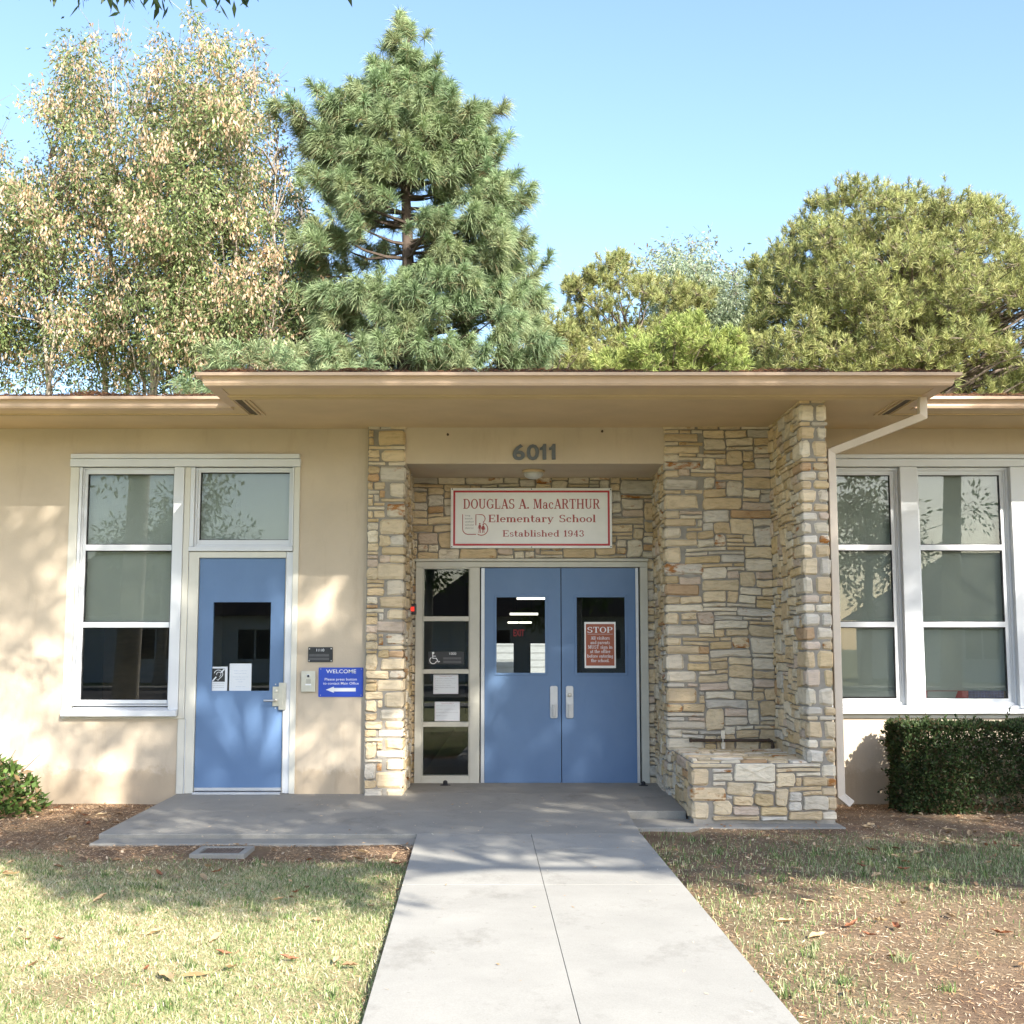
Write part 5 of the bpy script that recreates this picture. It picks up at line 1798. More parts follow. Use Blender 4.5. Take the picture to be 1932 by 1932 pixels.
# --- tan and green broadleaf trees on the left ------------------------------------------
def pod_tree(name, label, base, outline, Y, seed, nclump, nl, npod, stems, group=None, leaf_pal=None, pod_pal=None, L=.115):
    r = np.random.default_rng(seed); rr = random.Random(seed)
    t = thing(name, (base[0], base[1], -.1), label, "tree", group)
    poly = poly_at(outline, Y)
    cl_ = clumps_in(poly, nclump, Y, 2.3, seed, .58)
    C0 = np.array([c[:3] for c in cl_]); E0 = np.array([c[3] for c in cl_])
    # stems rising through the crown
    tk = MB(); sk = []
    for (u0, u1, ztop_v, rad, dy) in stems:
        a = Vector((at(u0, 735, Y + dy)[0], Y + dy, -.2)); x1, z1 = at(u1, ztop_v, Y + dy * .5)
        pts = curve_pts(a, (x1, Y + dy * .4, z1), 0, rr, 9, .035)
        tk.tube(pts, [rad * (1 - .85 * i / 9) for i in range(10)], 7); sk += pts[2:]
    tk.build("trunk", M['bark_grey'], t, smooth=True)
    bm_ = MB()
    for (x, y, z, _) in cl_:
        cand = [p for p in sk if p.z < z - .3] or sk
        p = min(cand, key=lambda q: (q - Vector((x, y, z))).length + .35 * abs(q.x - x))
        if (p - Vector((x, y, z))).length < 5:
            bm_.tube(curve_pts(p, (x, y, z), -.05, rr, 4, .10), [.028, .022, .016, .011, .006], 4, cap=False)
            for _k in range(3):
                q = Vector((x + rr.uniform(-.6, .6), y + rr.uniform(-.5, .5), z + rr.uniform(-.1, .7)))
                bm_.tube([(x, y, z), q], [.008, .003], 3, cap=False)
    bm_.build("limb", M['twig'], t)
    kc = r.uniform(.72, 1.18, len(C0)); wl = r.uniform(.5, 1.4, len(C0)); wp = r.uniform(.15, 1.6, len(C0)) ** 1.5
    sz0 = np.clip(E0 / 1.0, .42, 1)
    def place(n, spread, wts):
        q_ = wts * sz0 ** 2
        k = r.choice(len(C0), n, p=q_ / q_.sum())
        o = r.normal(size=(n, 3)); o = unit(o) * (r.random(n) ** .5)[:, None] * spread
        o[:, 2] *= 1.1
        far = (r.random(n) < .07)[:, None] * r.normal(size=(n, 3)) * .2
        return C0[k] + o * sz0[k][:, None] + far, o, k
    c, o, k = place(nl, .66, wl)
    d = unit(o * [1, 1, .5] + [0, 0, -.35]) + r.normal(size=c.shape) * .45
    V1, F1 = leaf_quads(c, d, r.uniform(.6, 1.25, nl) * L, r.uniform(.6, 1.2, nl) * L * .36, r)
    C1 = colr(nl, leaf_pal or [(.17, .23, .085), (.22, .28, .11), (.27, .315, .135), (.31, .33, .16), (.12, .17, .06)], r, per=4)
    C1[:, :3] *= np.repeat(kc[k], 4)[:, None]
    # hanging bunches of dry pods
    nb = npod
    bc, _o, k = place(nb, .66, wp)
    per = 7
    c2 = np.repeat(bc, per, 0) + r.normal(size=(nb * per, 3)) * [.055, .055, .085]
    d2 = np.array([0, 0, -1.0]) + r.normal(size=c2.shape) * .35
    V2, F2 = leaf_quads(c2, d2, r.uniform(.08, .15, nb * per), r.uniform(.035, .06, nb * per), r)
    C2 = colr(nb * per, pod_pal or [(.63, .47, .325), (.57, .41, .26), (.69, .55, .41), (.50, .33, .19)], r, .75, 1.15, per=4)
    C2[:, :3] *= np.repeat(np.repeat(kc[k], per), 4)[:, None] ** .5
    # inner leaves closing the lower crown; their darker colours paint in its shade
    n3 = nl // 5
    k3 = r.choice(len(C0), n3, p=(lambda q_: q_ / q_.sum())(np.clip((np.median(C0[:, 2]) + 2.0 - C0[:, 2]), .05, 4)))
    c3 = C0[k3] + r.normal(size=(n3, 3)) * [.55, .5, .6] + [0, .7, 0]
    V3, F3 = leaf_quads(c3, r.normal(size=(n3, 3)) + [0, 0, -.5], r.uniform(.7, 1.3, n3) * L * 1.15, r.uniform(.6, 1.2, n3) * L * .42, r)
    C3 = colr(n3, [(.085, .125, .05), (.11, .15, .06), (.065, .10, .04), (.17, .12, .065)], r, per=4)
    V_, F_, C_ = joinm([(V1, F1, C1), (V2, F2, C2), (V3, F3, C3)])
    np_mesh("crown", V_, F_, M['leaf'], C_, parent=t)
    return t


YT = 17.0
A_out = [(-330, 735), (-330, 300), (-250, 230), (-160, 260), (-90, 220), (-20, 205), (40, 268), (72, 190), (95, 150), (140, 108), (190, 72), (235, 62), (262, 110), (285, 190), (300, 330), (310, 470), (300, 600), (310, 735)]
B_out = [(215, 735), (225, 600), (220, 430), (235, 280), (250, 170), (282, 120), (300, 90), (335, 60), (362, 42), (395, 62), (420, 96), (442, 68), (478, 84), (496, 118), (520, 165), (516, 215), (540, 270), (548, 330), (540, 420), (560, 480), (560, 560), (590, 610), (570, 660), (565, 735)]
pod_tree("pod_tree", "tall tan and green broadleaf tree behind the roof, the one at the left edge", (X_(120, 735, YT), YT), A_out, YT, 41, 250, 76000, 3300,
         [(60, 120, 250, .11, 0), (185, 215, 110, .12, .8), (140, 90, 300, .09, -.6), (250, 262, 230, .10, 1.0), (-120, -150, 330, .12, 0), (20, -30, 330, .1, .6)], "tan trees behind the left roof")
YT2 = 16.2
pod_tree("pod_tree", "tall tan and green broadleaf tree with pale trunks, just left of the large pine", (X_(400, 735, YT2), YT2), B_out, YT2, 42, 220, 64000, 2900,
         [(305, 345, 90, .15, 0), (345, 385, 95, .13, .7), (455, 440, 130, .11, .2), (395, 480, 160, .10, -.5), (290, 270, 260, .09, 1.0), (500, 520, 330, .08, 0)], "tan trees behind the left roof")
# dark evergreen seen between that tree and the large pine
YT3 = 22.0
pod_tree("dark_tree", "dark leafy tree filling the gap left of the large pine", (X_(590, 735, YT3), YT3),
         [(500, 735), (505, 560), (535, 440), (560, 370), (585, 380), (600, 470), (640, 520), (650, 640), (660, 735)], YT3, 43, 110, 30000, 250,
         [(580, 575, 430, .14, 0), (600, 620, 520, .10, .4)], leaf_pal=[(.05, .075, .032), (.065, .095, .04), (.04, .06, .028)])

# --- pines ------------------------------------------------------------------------
def needle_tufts(C, S, n, L, width, droop, pal, tip, r, spread=.95, shoot=.22):
    """C centres, S shoot directions; n needles each"""
    N0 = len(C); N1 = N0 * n
    c = np.repeat(C, n, 0); s_ = np.repeat(unit(S), n, 0)
    t = r.random(N1)
    q = r.normal(size=(N1, 3)); q = unit(q - s_ * (q * s_).sum(1, keepdims=True))
    ang = r.uniform(.15, 1.0, N1) * spread * (PI / 2) * (1.15 - .55 * t)
    d = s_ * np.cos(ang)[:, None] + q * np.sin(ang)[:, None]
    sz = np.repeat(r.uniform(.75, 1.2, N0), n)
    ln_ = L * r.uniform(.7, 1.15, N1) * sz
    b0 = c + s_ * ((t - .75) * shoot * sz)[:, None]
    mid = b0 + d * (ln_ * .55)[:, None] - np.array([0, 0, 1.0]) * (droop * ln_ * .18)[:, None]
    end = b0 + d * (ln_ * .95)[:, None] - np.array([0, 0, 1.0]) * (droop * ln_ * r.uniform(.5, .9, N1))[:, None]
    wv = unit(np.cross(d, r.normal(size=(N1, 3)))) * width / 2
    V = np.stack([b0 - wv, b0 + wv, mid + wv, mid - wv, end], 1).reshape(-1, 3)
    i = np.arange(N1)[:, None] * 5
    F = np.concatenate([i + [0, 1, 2], i + [0, 2, 3], i + [3, 2, 4]], 0)
    base = np.asarray(pal)[r.integers(0, len(pal), N0)] * r.uniform(.8, 1.15, N0)[:, None]
    cb = np.repeat(base, n, 0) * r.uniform(.75, 1.2, N1)[:, None]
    old = (t < .22)[:, None] * (r.random(N1) < .35)[:, None]
    cb = np.where(old, np.array([.27, .215, .115]) * r.uniform(.7, 1.1, N1)[:, None], cb)
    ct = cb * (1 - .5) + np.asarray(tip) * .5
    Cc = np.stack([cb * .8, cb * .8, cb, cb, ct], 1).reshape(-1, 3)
    return V, F, np.concatenate([Cc, np.ones((len(Cc), 1))], 1)


def long_pine(name, label, ucx, Y, prof, ntuft, seed, n=100, L=.40, skip=()):
    """prof: (v, left u, right u) outline in the photograph at the distance of the trunk"""
    r = np.random.default_rng(seed); rr = random.Random(seed)
    xc = X_(ucx, 500, Y)
    t = thing(name, (xc, Y, -.1), label, "tree")
    pr_ = [(at(966, v_, Y)[1], at(a, v_, Y)[0] - xc, at(b, v_, Y)[0] - xc) for v_, a, b in prof]
    pr_.sort()
    zlo, zhi = pr_[0][0], pr_[-1][0]
    zs_ = [p[0] for p in pr_]
    lw_ = lambda z: (np.interp(z, zs_, [p[1] for p in pr_]), np.interp(z, zs_, [p[2] for p in pr_]))
    tk = MB()
    tk.tube([(xc + .08 * math.sin(k * 1.3), Y + .08 * math.cos(k * 1.7), -.2 + (zhi + .0) * k / 10) for k in range(11)], [.30 * (1 - .9 * (k / 10) ** 1.2) for k in range(11)], 9)
    tk.build("trunk", M['bark_dark'], t, smooth=True)
    C, S = [], []
    lb_ = MB()
    tries = 0
    tips = []
    while len(tips) < ntuft // 6 and tries < ntuft * 30:
        tries += 1
        z = zlo + (zhi - zlo) * rr.random() ** .85
        a, b = lw_(z)
        th_ = rr.uniform(0, 2 * PI)
        rad_x = b if math.cos(th_) > 0 else -a
        rad = max(.12, abs(math.cos(th_)) * rad_x + abs(math.sin(th_)) * (abs(a) + b) / 2 - .52)
        k = rr.uniform(.72, 1.0) if rr.random() < .8 else rr.uniform(.25, .7)
        x, y = xc + math.cos(th_) * rad * k, Y + math.sin(th_) * rad * k * .62
        if any(math.hypot((x - hx_) / hw, (z - hz) / hh) < 1.9 and y < Y + .8 for hx_, hz, hw, hh in skip): continue
        if y > Y + .8 and rr.random() < .6: continue
        if any(math.hypot(x - q[0], y - q[1]) < .42 and abs(z - q[2]) < .36 for q in tips): continue
        tips.append((x, y, z))
        out = Vector((math.cos(th_), math.sin(th_), 0))
        if len(tips) % 2 == 0:
            zt_ = max(.5, z - .28 * math.hypot(x - xc, y - Y) - .1)
            lb_.tube(curve_pts((xc, Y, zt_), (x, y, z - .1), .06, rr, 4, .06), [.05, .04, .03, .02, .01], 5, cap=False)
        for q in range(7):
            e_ = rr.uniform(-.75, .25)
            c3 = Vector((x, y, z)) + out * e_ * .55 + Vector((rr.gauss(0, .18), rr.gauss(0, .18), rr.gauss(0, .12) - abs(e_) * .10))
            C.append(tuple(c3))
            S.append((out.x * .75 + rr.uniform(-.45, .45), out.y * .75 + rr.uniform(-.45, .45), .8 + rr.uniform(-.3, .4) + (.8 if z > zhi - .8 else 0)))
    C.append((xc, Y, zhi - .25)); S.append((0, 0, 1))
    lb_.build("limb", M['bark_dark'], t)
    WID = .0105
    V, F, Cc = needle_tufts(np.array(C), np.array(S), n, L, WID, .6, [(.27, .36, .18), (.30, .38, .195), (.235, .33, .17), (.32, .37, .19)], (.48, .57, .34), r, 1.0, .30)
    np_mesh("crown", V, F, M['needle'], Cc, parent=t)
    return t


YP1 = 16.5
def hole(u, v_, du, dv): x, z = at(u, v_, YP1); x2, z2 = at(u + du, v_ - dv, YP1); return (x, z, abs(x2 - x), abs(z2 - z))
long_pine("long_needled_pine", "tall grey green conical pine with drooping needle tufts behind the entrance roof", 765, YP1,
          [(38, 728, 742), (75, 712, 770), (115, 672, 800), (145, 655, 845), (185, 645, 868), (205, 628, 905), (228, 545, 925), (262, 550, 935), (300, 590, 958), (345, 602, 975), (395, 622, 990), (440, 590, 985), (480, 575, 1010), (520, 585, 1015), (550, 610, 1035), (590, 610, 1030), (640, 588, 1035), (690, 575, 1040), (760, 580, 1040)],
          1800, 51, 190, .36, skip=[hole(795, 392, 42, 26), hole(748, 470, 26, 36), hole(655, 505, 50, 22)])
# small young pine poking over the left end of the roof
YP3 = 11.5
long_pine("young_pine", "low pine shoots peeping over the gutter left of the large pine", 480, YP3,
          [(640, 500, 540), (655, 385, 560), (675, 355, 590), (700, 350, 690), (760, 350, 690)], 84, 53, 80, .30)


def round_pine(name, label, outline, Y, seed, ntuft, depth, pal, tip, trunk, bark, L=.16, n=26, group=None, extra=()):
    r = np.random.default_rng(seed); rr = random.Random(seed)
    poly = poly_at(outline, Y)
    xm = X_(trunk, 735, Y)
    t = thing(name, (xm, Y, -.1), label, "tree", group)
    big = clumps_in(poly, max(20, ntuft // 26), Y, depth, seed, .48)
    tk = MB()
    ztop = max(p[1] for p in poly)
    tp = [(xm + .2 * math.sin(k), Y + .15 * math.cos(k * 2), -.2 + ztop * .8 * k / 8) for k in range(9)]
    tk.tube(tp, [.34 * (1 - .8 * k / 8) for k in range(9)], 9)
    tk.build("trunk", M[bark], t, smooth=True)
    lb_ = MB()
    C, S = [], []
    cz_ = sum(p[1] for p in poly) / len(poly)
    for (x, y, z, e_) in big:
        hgt = max(1.2, min(ztop * .75, z - .35 * abs(x - xm) - .5))
        p0 = Vector((xm, Y, hgt))
        lb_.tube(curve_pts(p0, (x, y, z), -.04, rr, 5, .10), [.055, .042, .032, .022, .014, .008], 5, cap=False)
        for k in range(34):
            o = Vector((rr.gauss(0, 1), rr.gauss(0, 1), rr.gauss(0, 1))).normalized() * (rr.random() ** .4) * .62 * min(1, .45 + e_)
            o.z *= .75
            C.append((x + o.x, y + o.y, z + o.z + .1))
            S.append((o.x * .9 + rr.uniform(-.3, .3), o.y * .9 - .15 + rr.uniform(-.3, .3), .65 + o.z + rr.uniform(-.1, .5)))
            if k % 3 == 0: lb_.tube([(x, y, z), (x + o.x * .95, y + o.y * .95, z + o.z * .95 + .08)], [.010, .004], 3, cap=False)
    for pts, rad in extra: lb_.tube(pts, rad, 7)
    lb_.build("limb", M['bark_brown'], t)
    V, F, Cc = needle_tufts(np.array(C), np.array(S), n, L, .0115, .12, pal, tip, r, .9, .16)
    np_mesh("crown", V, F, M['needle'], Cc, parent=t)
    return t


ALP = [(.33, .355, .13), (.37, .39, .145), (.27, .31, .12), (.39, .39, .165)]
Yr = 20.0
round_pine("round_pine", "broad dome shaped yellow green pine rising over the right roof", [(1410, 735), (1402, 640), (1430, 560), (1425, 500), (1445, 470), (1485, 440), (1505, 405), (1540, 380), (1580, 366), (1640, 372), (1700, 366), (1760, 368), (1815, 382), (1865, 406), (1910, 436), (2000, 450), (2120, 500), (2190, 620), (2190, 800), (1410, 800)],
           Yr, 61, 12500, 3.3, ALP, (.50, .52, .20), 1730, 'bark_tan', .19, 32, None)
Ym = 24.0
round_pine("round_pine", "middle sized yellow green pine between the large pine and the domed pine", [(1010, 735), (1020, 640), (1070, 590), (1075, 540), (1110, 530), (1108, 495), (1150, 485), (1200, 500), (1255, 505), (1290, 530), (1330, 560), (1335, 640), (1345, 735)],
           Ym, 62, 1500, 2.2, ALP, (.50, .52, .20), 1190, 'bark_brown', .20, 46)
round_pine("round_pine", "small bright green bushy pine just above the entrance gutter", [(1130, 735), (1135, 680), (1165, 650), (1200, 655), (1240, 632), (1290, 615), (1345, 632), (1390, 650), (1402, 690), (1402, 735)],
           15.5, 63, 900, 1.3, [(.34, .41, .12), (.38, .43, .13), (.30, .37, .11)], (.54, .58, .20), 1270, 'bark_brown', .18, 48)
round_pine("round_pine", "small olive pine at the right foot of the large pine", [(955, 735), (962, 640), (990, 605), (1030, 600), (1060, 620), (1100, 640), (1130, 670), (1130, 735)],
           20.5, 64, 560, 1.3, ALP, (.50, .52, .20), 1030, 'bark_brown', .19, 46)
# pale feathery tree between the pines
pod_tree("feathery_tree", "pale feathery blue green tree between the two yellow green pines", (X_(1330, 735, 28), 28),
         [(1200, 735), (1215, 560), (1190, 500), (1230, 465), (1290, 470), (1335, 455), (1345, 500), (1380, 520), (1420, 500), (1440, 560), (1450, 735)], 28.0, 65, 170, 36000, 30,
         [(1310, 1300, 480, .12, 0), (1350, 1390, 520, .1, .5)], leaf_pal=[(.28, .35, .22), (.32, .38, .25), (.36, .40, .27)], L=.15)

# --- hedge and shrub ---------------------------------------------------------------
def leafy_volume(n, samp, L, W, pal, seed, up=.4, lo=.7, hi=1.25):
    r = np.random.default_rng(seed)
    c, nrm = samp(n, r)
    d = nrm * .8 + r.normal(size=c.shape) * .7 + [0, 0, up]
    V, F = leaf_quads(c, d, r.uniform(.6, 1.3, len(c)) * L, r.uniform(.6, 1.3, len(c)) * W, r, fold=.15)
    return V, F, colr(len(c), pal, r, lo, hi, per=4)


hx0, hx1, hy0, hy1, hz0, hz1 = 3.34, 8.6, -.76, -.20, -.08, .655


def hedge_s(n, r):
    c = np.empty((0, 3)); nn = np.empty((0, 3))
    while len(c) < n:
        m = n
        face = r.choice(4, m, p=[.50, .22, .12, .16])
        x = hx0 + (hx1 - hx0) * r.random(m) ** 1.25; y = r.uniform(hy0, hy1, m); z = hz0 + (hz1 - hz0) * r.random(m)
        dp = np.abs(r.normal(0, .045, m))
        nr = np.zeros((m, 3))
        f = face == 0; y[f] = hy0 + dp[f]; nr[f] = [0, -1, 0]
        f = face == 1; z[f] = hz1 - dp[f] * .7; nr[f] = [0, 0, 1]
        f = face == 2; x[f] = hx0 + dp[f] * 1.1; nr[f] = [-1, 0, 0]
        p = np.stack([x, y, z], 1)
        lump = np.array([noise.noise(Vector(q) * 3.2) for q in p]); p += nr * (lump * .055)[:, None]
        gap = np.array([noise.noise(Vector((q[0] * 1.9, 3, q[2] * 2.2))) + .5 * noise.noise(Vector((q[0] * 6, 8, q[2] * 6))) for q in p])
        keep = r.random(m) < np.clip(1.25 - np.maximum(0, gap - .28) * 2.6 * np.clip((x - hx0 - .35) * 2, 0, 1), .10, 1)
        keep &= ~((z < hz0 + .16) & (x > hx0 + .55) & (r.random(m) < .72))
        c = np.concatenate([c, p[keep]]); nn = np.concatenate([nn, nr[keep]])
    return c[:n], nn[:n]


def hedge_all(n, r):
    c, nn = hedge_s(n - 3600, r)
    k = r.integers(0, len(c), 240)
    t_ = np.tile(np.linspace(0, 1, 15), 240)[:, None]
    dr = np.repeat(unit(nn[k] + r.normal(size=(240, 3)) * .5 + [0, 0, .4]), 15, 0)
    ln2 = np.repeat(r.uniform(.04, .15, 240), 15)[:, None]
    return np.concatenate([c, np.repeat(c[k], 15, 0) + dr * t_ * ln2]), np.concatenate([nn, dr])


V, F, C = leafy_volume(74000, hedge_all, .036, .019, [(.045, .075, .028), (.06, .10, .034), (.035, .058, .022), (.08, .12, .04), (.10, .075, .04)], 71)
hg = thing("clipped_hedge", (hx0, (hy0 + hy1) / 2, hz0), "dark green clipped box hedge under the right windows", "hedge")
np_mesh("foliage", V, F, M['leaf'], C, parent=hg)
st = MB(); rr = random.Random(8)
for k in range(46):
    x = rr.uniform(hx0 + .1, hx1 - .1); y = rr.uniform(hy0 + .15, hy1 - .1)
    p = [(x, y, -.13)]
    for q in range(4): p.append((p[-1][0] + rr.uniform(-.09, .09), p[-1][1] + rr.uniform(-.06, .06), p[-1][2] + rr.uniform(.12, .2)))
    st.tube(p, [.012, .010, .008, .006, .004], 5)
st.build("stems", M['twig'], hg)

sc_c = Vector((-4.62, -.62, .0))
def shrub_s(n, r):
    o = unit(r.normal(size=(n, 3))); rad = (r.random(n) ** .35)
    o[:, 2] = np.abs(o[:, 2]) * .98 - .1
    c = np.array(sc_c) + o * rad[:, None] * [.62, .48, .50]
    c[:, 2] -= .06
    return c, o
V, F, C = leafy_volume(2600, shrub_s, .085, .036, [(.085, .15, .035), (.12, .20, .05), (.16, .26, .06), (.06, .10, .03), (.26, .17, .085)], 72, .25)
sb_ = thing("leafy_shrub", (sc_c.x, sc_c.y, -.1), "small green leafy shrub against the sunlit wall at the left edge", "shrub")
np_mesh("foliage", V, F, M['leaf'], C, parent=sb_)
st = MB()
for k in range(26):
    a = rr.uniform(0, 2 * PI); e_ = rr.uniform(.3, .58)
    st.tube([(sc_c.x + .05 * math.cos(a), sc_c.y + .05 * math.sin(a), -.12), (sc_c.x + e_ * .5 * math.cos(a), sc_c.y + e_ * .4 * math.sin(a), .12), (sc_c.x + e_ * math.cos(a), sc_c.y + e_ * .75 * math.sin(a), rr.uniform(.15, .42))], [.008, .006, .003], 4)
st.build("stems", M['bark_brown'], sb_)

# ------------------------------------------------------------------ shade trees by the street, behind the camera
SV = np.array(SUN)
def shade_tree(name, label, trunk, clumps, seed, per, lsz, extra_pts=None):
    """clumps: points of the crown; limbs join them to the trunk"""
    r = np.random.default_rng(seed); rr = random.Random(seed)
    t = thing(name, (trunk[0], trunk[1], -.15), label, "tree")
    zc = np.mean([c[2] for c in clumps])
    zf_ = max(2.4, zc - 1.6)
    tk = MB()
    top = Vector((trunk[0] + .25, trunk[1] + .2, zf_ + .6))
    tk.tube([(trunk[0], trunk[1], -.25), (trunk[0] + .02, trunk[1], .15), (trunk[0] + .12, trunk[1] + .05, zf_ * .5), tuple(top)], [.30, .22, .19, .16], 12)
    tk.build("trunk", M['bark_grey'], t, smooth=True)
    lb_ = MB()
    hubs = []
    for k in range(9):
        c = clumps[rr.randrange(len(clumps))]
        h = top.lerp(Vector(c[:3]), .6) + Vector((0, 0, .35)); hubs.append(h)
        lb_.tube(curve_pts(top, h, -.05, rr, 4, .08), [.10, .085, .07, .055, .045], 7, cap=False)
    for c in clumps:
        p = min(hubs, key=lambda q: (q - Vector(c[:3])).length)
        lb_.tube(curve_pts(p, c[:3], -.03, rr, 3, .10), [.028, .02, .013, .006], 5, cap=False)
    lb_.build("limb", M['bark_brown'], t)
    C0 = np.array([c[:3] for c in clumps]); R0 = np.array([c[3] for c in clumps]); W0 = np.array([c[4] for c in clumps], float)
    n = int(per * W0.sum())
    k = r.choice(len(C0), n, p=W0 / W0.sum())
    o = unit(r.normal(size=(n, 3))) * (r.random(n) ** .5)[:, None] * R0[k][:, None]
    c = C0[k] + o
    V, F = leaf_quads(c, o + [0, 0, -.25] + r.normal(size=c.shape) * .3, r.uniform(.6, 1.2, n) * lsz, r.uniform(.6, 1.2, n) * lsz * .36, r)
    np_mesh("crown", V, F, M['leaf'], colr(n, [(.07, .12, .03), (.10, .16, .045), (.055, .09, .028)], r, per=4), parent=t)
    return t


rs = random.Random(99)
cl_a, cl_b = [], []
TANP = math.tan(SUN_EL) / math.cos(SUN_AZ)
LIT = [  # sunlit holes on the plane of the facade: x, height, radius (metres)
    (-2.45, .50, .22), (-1.72, 1.62, .12), (-3.75, .2, .30), (-1.2, .95, .10), (3.05, .40, .28), (4.15, .72, .22), (3.7, 1.25, .16), (4.3, 1.9, .25), (-1.05, .55, .12), (-1.9, .3, .16)]
def shade_pt(X, Zp, smin, spread):
    """crown point whose shadow falls at (X, Zp) on the plane y = 0"""
    need = (EYE.z + .545 * (-EYE.y) - Zp + 1.1) / (SUN.z + .545 * -SUN.y)
    s = max(smin, need) + rs.random() * spread
    return (X + SUN.x * s, SUN.y * s, Zp + SUN.z * s)
st_ = .40
zq = -3.0
while zq < 2.55:
    xq = -5.0
    while xq < 7.2:
        X = xq + rs.uniform(-.2, .2); Zp = zq + rs.uniform(-.2, .2)
        xq += st_
        left = -3.25 if Zp > .1 else -3.25 - 1.6 * min(1, (.1 - Zp) / 1.3)
        low = -2.95 if X < -2.9 else (-1.85 if X < -1.15 else -2.65)
        if X < left or Zp < low or (X > 3.2 and Zp < -2.3): continue
        if any(math.hypot(X - a, Zp - b) < c + .30 for a, b, c in LIT): continue
        dens = 1.0
        if Zp < -1.4: dens = .8
        if rs.random() < (0 if -2.3 < X < -.8 and Zp > -.2 else .24 if -1.7 < Zp < -.3 else .06): continue
        p = shade_pt(X, Zp, 13.5, 3.2)
        (cl_a if p[0] < 9.3 else cl_b).append((*p, rs.uniform(.30, .46), dens))
    zq += st_
# thin partial shade over the left part of the wall and window
for (X, Zp, rad, dens) in ((-4.9, 1.9, .5, .5), (-4.6, 1.2, .3, .35), (-3.9, .45, .3, .7), (-3.5, .7, .3, .8), (-3.3, 1.0, .3, .5), (-3.7, 2.1, .35, .5), (-3.3, 2.4, .4, .6), (-4.2, -.05, .25, .6), (-4.9, -.75, .4, .9), (-5.3, -.9, .4, .9), (-5.6, -1.5, .4, .6),
                           (-3.3, 1.55, .2, .5), (-3.2, .2, .25, .7), (-6.1, 2.3, .5, .9), (-5.6, 2.5, .5, .9), (-5.1, 2.4, .45, .9), (-4.6, 2.4, .45, .9), (-4.2, 2.5, .4, .8), (-3.8, 2.6, .4, .8), (-5.4, 2.05, .35, .5), (-4.75, 2.05, .3, .5), (-4.5, 1.7, .45, .45), (-4.4, .75, .3, .35), (-5.0, 1.5, .4, .4), (-3.6, 1.4, .3, .5), (-4.0, 1.9, .4, .5), (-3.0, .45, .35, .9), (-3.15, .15, .3, .9), (-3.9, -.05, .2, .4)):
    p = shade_pt(X, Zp, 14, 1.5); cl_a.append((*p, rad, dens * (rad / .38) ** 2))
shade_tree("street_tree", "leafy street tree behind the camera on the right, shading the entrance", (9.0, -14.2), cl_a, 81, 330, .15)
shade_tree("street_tree", "leafy street tree further right behind the camera, shading the right windows", (13.6, -12.6), cl_b, 82, 330, .15)
# the tree on the left of the walk, whose trunk shows in the window and whose twigs hang into the top of the picture
rs2 = random.Random(5)
cl_c = [(-6.3 + rs2.gauss(0, 1.4), -10.2 + rs2.gauss(0, 1.0), 6.3 + rs2.gauss(0, 1.0), rs2.uniform(.4, .7), 1.0) for _ in range(60)]
tree_l = shade_tree("street_tree", "street tree left of the walk with leaf sprays hanging into the top of the view", (-6.5, -9.4), cl_c, 83, 120, .15)
Yh = -5.3
sp_v, sp_c = [], []
lb_ = MB()
rr = random.Random(3)
hang = [(5, 12, 8), (18, 8, 6), (95, 2, 7), (112, 10, 7), (135, 14, 8), (160, 12, 8), (185, 18, 8), (205, 12, 8), (225, 4, 7), (250, 2, 7), (275, -2, 6), (400, 0, 6), (415, 6, 7), (432, 2, 6), (652, -6, 5), (-30, 20, 8), (60, -14, 6), (340, -20, 6), (480, -22, 5), (560, -24, 5)]
pv = []
for (u, v_, k) in hang:
    x_, z_ = at(u, v_ - 52, Yh)
    pv.append(Vector((x_, Yh + rr.uniform(-.25, .25), z_)))
pv.sort(key=lambda p: p.x)
for p in pv:
    lb_.tube(curve_pts((p.x - .5, p.y - 1.2, p.z + .75), tuple(p), -.08, rr, 3, .08), [.008, .006, .004, .003], 5, cap=False)
lb_.tube(curve_pts((-6.4, -9.3, 4.2), (-3.2, -6.6, pv[0].z + .9), -.08, rr, 5, .04), [.07, .06, .05, .04, .03, .025], 7)
lb_.tube(curve_pts((-3.2, -6.6, pv[0].z + .9), (-.4, -6.4, pv[-1].z + .75), -.03, rr, 5, .04), [.025, .022, .018, .014, .010, .007], 6)
lb_.build("limb", M['bark_brown'], tree_l)
r = np.random.default_rng(12)
P0 = np.array([tuple(p) for p in pv])
n = len(P0) * 16
k = np.repeat(np.arange(len(P0)), 16)
c = P0[k] + r.normal(size=(n, 3)) * [.05, .08, .03] + [0, 0, .02]
V, F = leaf_quads(c, np.array([0, 0, -1.0]) + r.normal(size=(n, 3)) * [.55, .5, .3], r.uniform(.07, .11, n), r.uniform(.022, .032, n), r)
Cc = colr(n, [(.05, .085, .025), (.07, .11, .03), (.035, .06, .02)], r, per=4)
for q in range(len(P0)):
    np_mesh("leaf_spray", V[q * 64:(q + 1) * 64], np.concatenate([np.arange(16)[:, None] * 4 + [0, 1, 2], np.arange(16)[:, None] * 4 + [0, 2, 3]], 0), M['leaf'], Cc[q * 64:(q + 1) * 64], parent=tree_l)
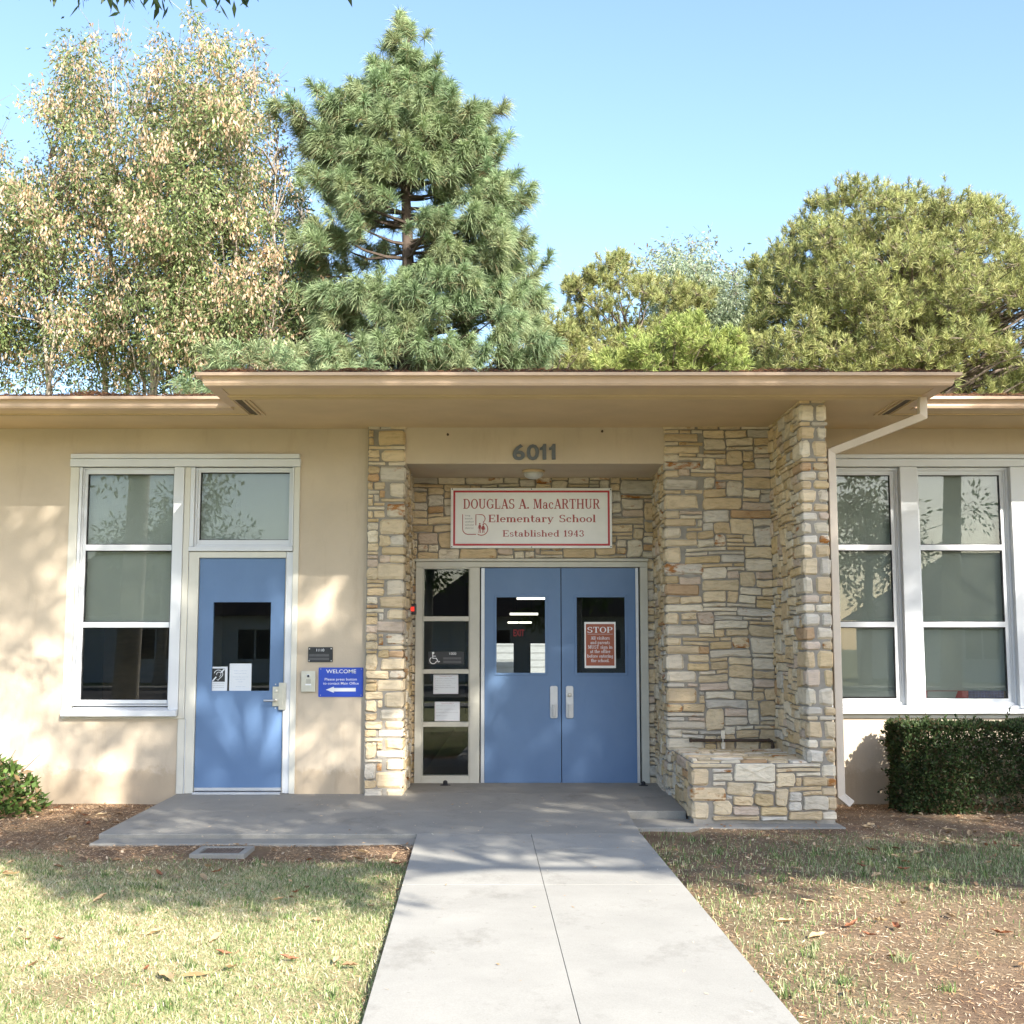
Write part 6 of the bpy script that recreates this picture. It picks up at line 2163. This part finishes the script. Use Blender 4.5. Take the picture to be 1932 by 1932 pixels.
# ------------------------------------------------------------------ across the street and behind the school
M['asphalt'] = mat('asphalt', (.055, .055, .056), .9, .2, 3, .3, 90)
GS = gz(0, -20)
rd = MB().box(-300, 300, -31, -21.5, GS - .3, GS + .01)
tag(rd.build("road", M['asphalt']), kind='structure')
sw = MB().box(-300, 300, -19.2, -17.4, GS - .2, GS + .05).box(-300, 300, -35, -33.4, GS - .2, GS + .05)
tag(sw.build("pavement", M['concrete']), kind='structure')
kb = MB().box(-300, 300, -21.5, -21.3, GS - .2, GS + .12).box(-300, 300, -31.2, -31, GS - .2, GS + .12)
tag(kb.build("kerb", M['oldconcrete']), kind='structure')

M['siding'] = mat('white_siding', (.62, .63, .64), .6, .05, 3)
M['shingle'] = mat('brown_shingles', (.085, .065, .055), .95, .35, 9, .5, 40, stretch=(1, 4, 4))
M['darkglass'] = mat('dark_window', (.03, .035, .045), .15, .1)


def siding_wall(mb, x0, x1, y0, y1, z0, z1, lap=.18, front=1):
    """boards overlapping downwards on the face at y0 (or y1)"""
    z = z0
    while z < z1 - .01:
        zt_ = min(z + lap, z1)
        if front > 0: mb.hexa([(x0, y0 - .022, z), (x1, y0 - .022, z), (x1, y1, z), (x0, y1, z)], [(x0, y0 - .004, zt_), (x1, y0 - .004, zt_), (x1, y1, zt_), (x0, y1, zt_)])
        else: mb.hexa([(x0, y0, z), (x1, y0, z), (x1, y1 + .022, z), (x0, y1 + .022, z)], [(x0, y0, zt_), (x1, y0, zt_), (x1, y1 + .004, zt_), (x0, y1 + .004, zt_)])
        z = zt_


def house(x0, x1, label, roofh=3.0, wall='siding'):
    y0, y1 = -50, -41
    h = thing("bungalow", ((x0 + x1) / 2, y1, GS), label, "house", "houses across the street")
    w = MB(); siding_wall(w, x0, x1, y0, y1, GS, GS + 2.8, .2, -1)
    w.build("wall", M[wall], h)
    e_ = .6
    zr_ = GS + 2.8
    rf = MB(); xm_, ym_ = (x0 + x1) / 2, (y0 + y1) / 2
    q = (x1 - x0) * .22
    rf.add([(x0 - e_, y0 - e_, zr_), (x1 + e_, y0 - e_, zr_), (x1 + e_, y1 + e_, zr_), (x0 - e_, y1 + e_, zr_), (x0 + q, ym_, zr_ + roofh), (x1 - q, ym_, zr_ + roofh)],
           [(3, 2, 1, 0), (0, 1, 5, 4), (2, 3, 4, 5), (1, 2, 5), (3, 0, 4)])
    rf.build("roof", M['shingle'], h)
    for k in (.2, .5, .8):
        xm2 = x0 + (x1 - x0) * k
        f = MB(); frame_bars(f, xm2 - .8, xm2 + .8, GS + .9, GS + 2.3, .08, y1 + .0, y1 + .08); f.box(xm2 - .03, xm2 + .03, y1, y1 + .07, GS + .98, GS + 2.22)
        wo_ = f.build("window", M['alu'], h)
        MB().box(xm2 - .72, xm2 + .72, y1 + .01, y1 + .04, GS + .98, GS + 2.22).build("pane", M['darkglass'], wo_)
    return h


house(-22, -8, "pale bungalow across the street behind the camera on the left")
house(-4, 12, "pale bungalow across the street facing the school entrance", 3.4)
house(17, 31, "pale bungalow across the street behind the camera on the right")

# street trees and yard trees on the far side
for i, (x, y, h, rad) in enumerate(((-14, -38, 8, 3.0), (2.5, -37.5, 7, 2.6), (14, -38, 9, 3.2), (24, -37, 8, 2.8), (-26, -38, 9, 3.2), (-6, -54, 11, 4), (-3.5, -36.5, 8.5, 3.0), (6, -55, 12, 4.5))):
    rt = random.Random(200 + i)
    cl_ = [(x + rt.gauss(0, rad * .45), y + rt.gauss(0, rad * .4), h * .68 + rt.gauss(0, rad * .38), rt.uniform(.6, 1.0), 1) for _ in range(34)]
    lab = ["green yard tree across the street left of the facing bungalow", "green yard tree across the street in front of the facing bungalow", "green yard tree across the street right of the facing bungalow",
           "green yard tree across the street before the right bungalow", "green yard tree across the street at the far left", "tall green tree behind the left gap between the bungalows", "green yard tree across the street just left of the walk line", "tall green tree behind the facing bungalow"][i]
    shade_tree("yard_tree", lab, (x, y), cl_, 300 + i, 130, .3)

# annex behind the lobby, seen through its far windows
an = thing("annex_building", (.5, 17.2, -.1), "white clapboard annex seen through the lobby windows", "building")
w = MB(); siding_wall(w, -1.5, 3.0, 17.2, 20, -.1, 3.0, .16); w.build("wall", mat('grey_siding', (.21, .215, .22), .7, .12, 5, stretch=(1, 1, 6)), an)
MB().add([(-1.8, 16.9, 3.0), (3.3, 16.9, 3.0), (3.3, 20.3, 3.0), (-1.8, 20.3, 3.0), (-1.8, 18.6, 3.6), (3.3, 18.6, 3.6)], [(3, 2, 1, 0), (0, 1, 5, 4), (2, 3, 4, 5), (1, 2, 5), (3, 0, 4)]).build("roof", M['shingle'], an)
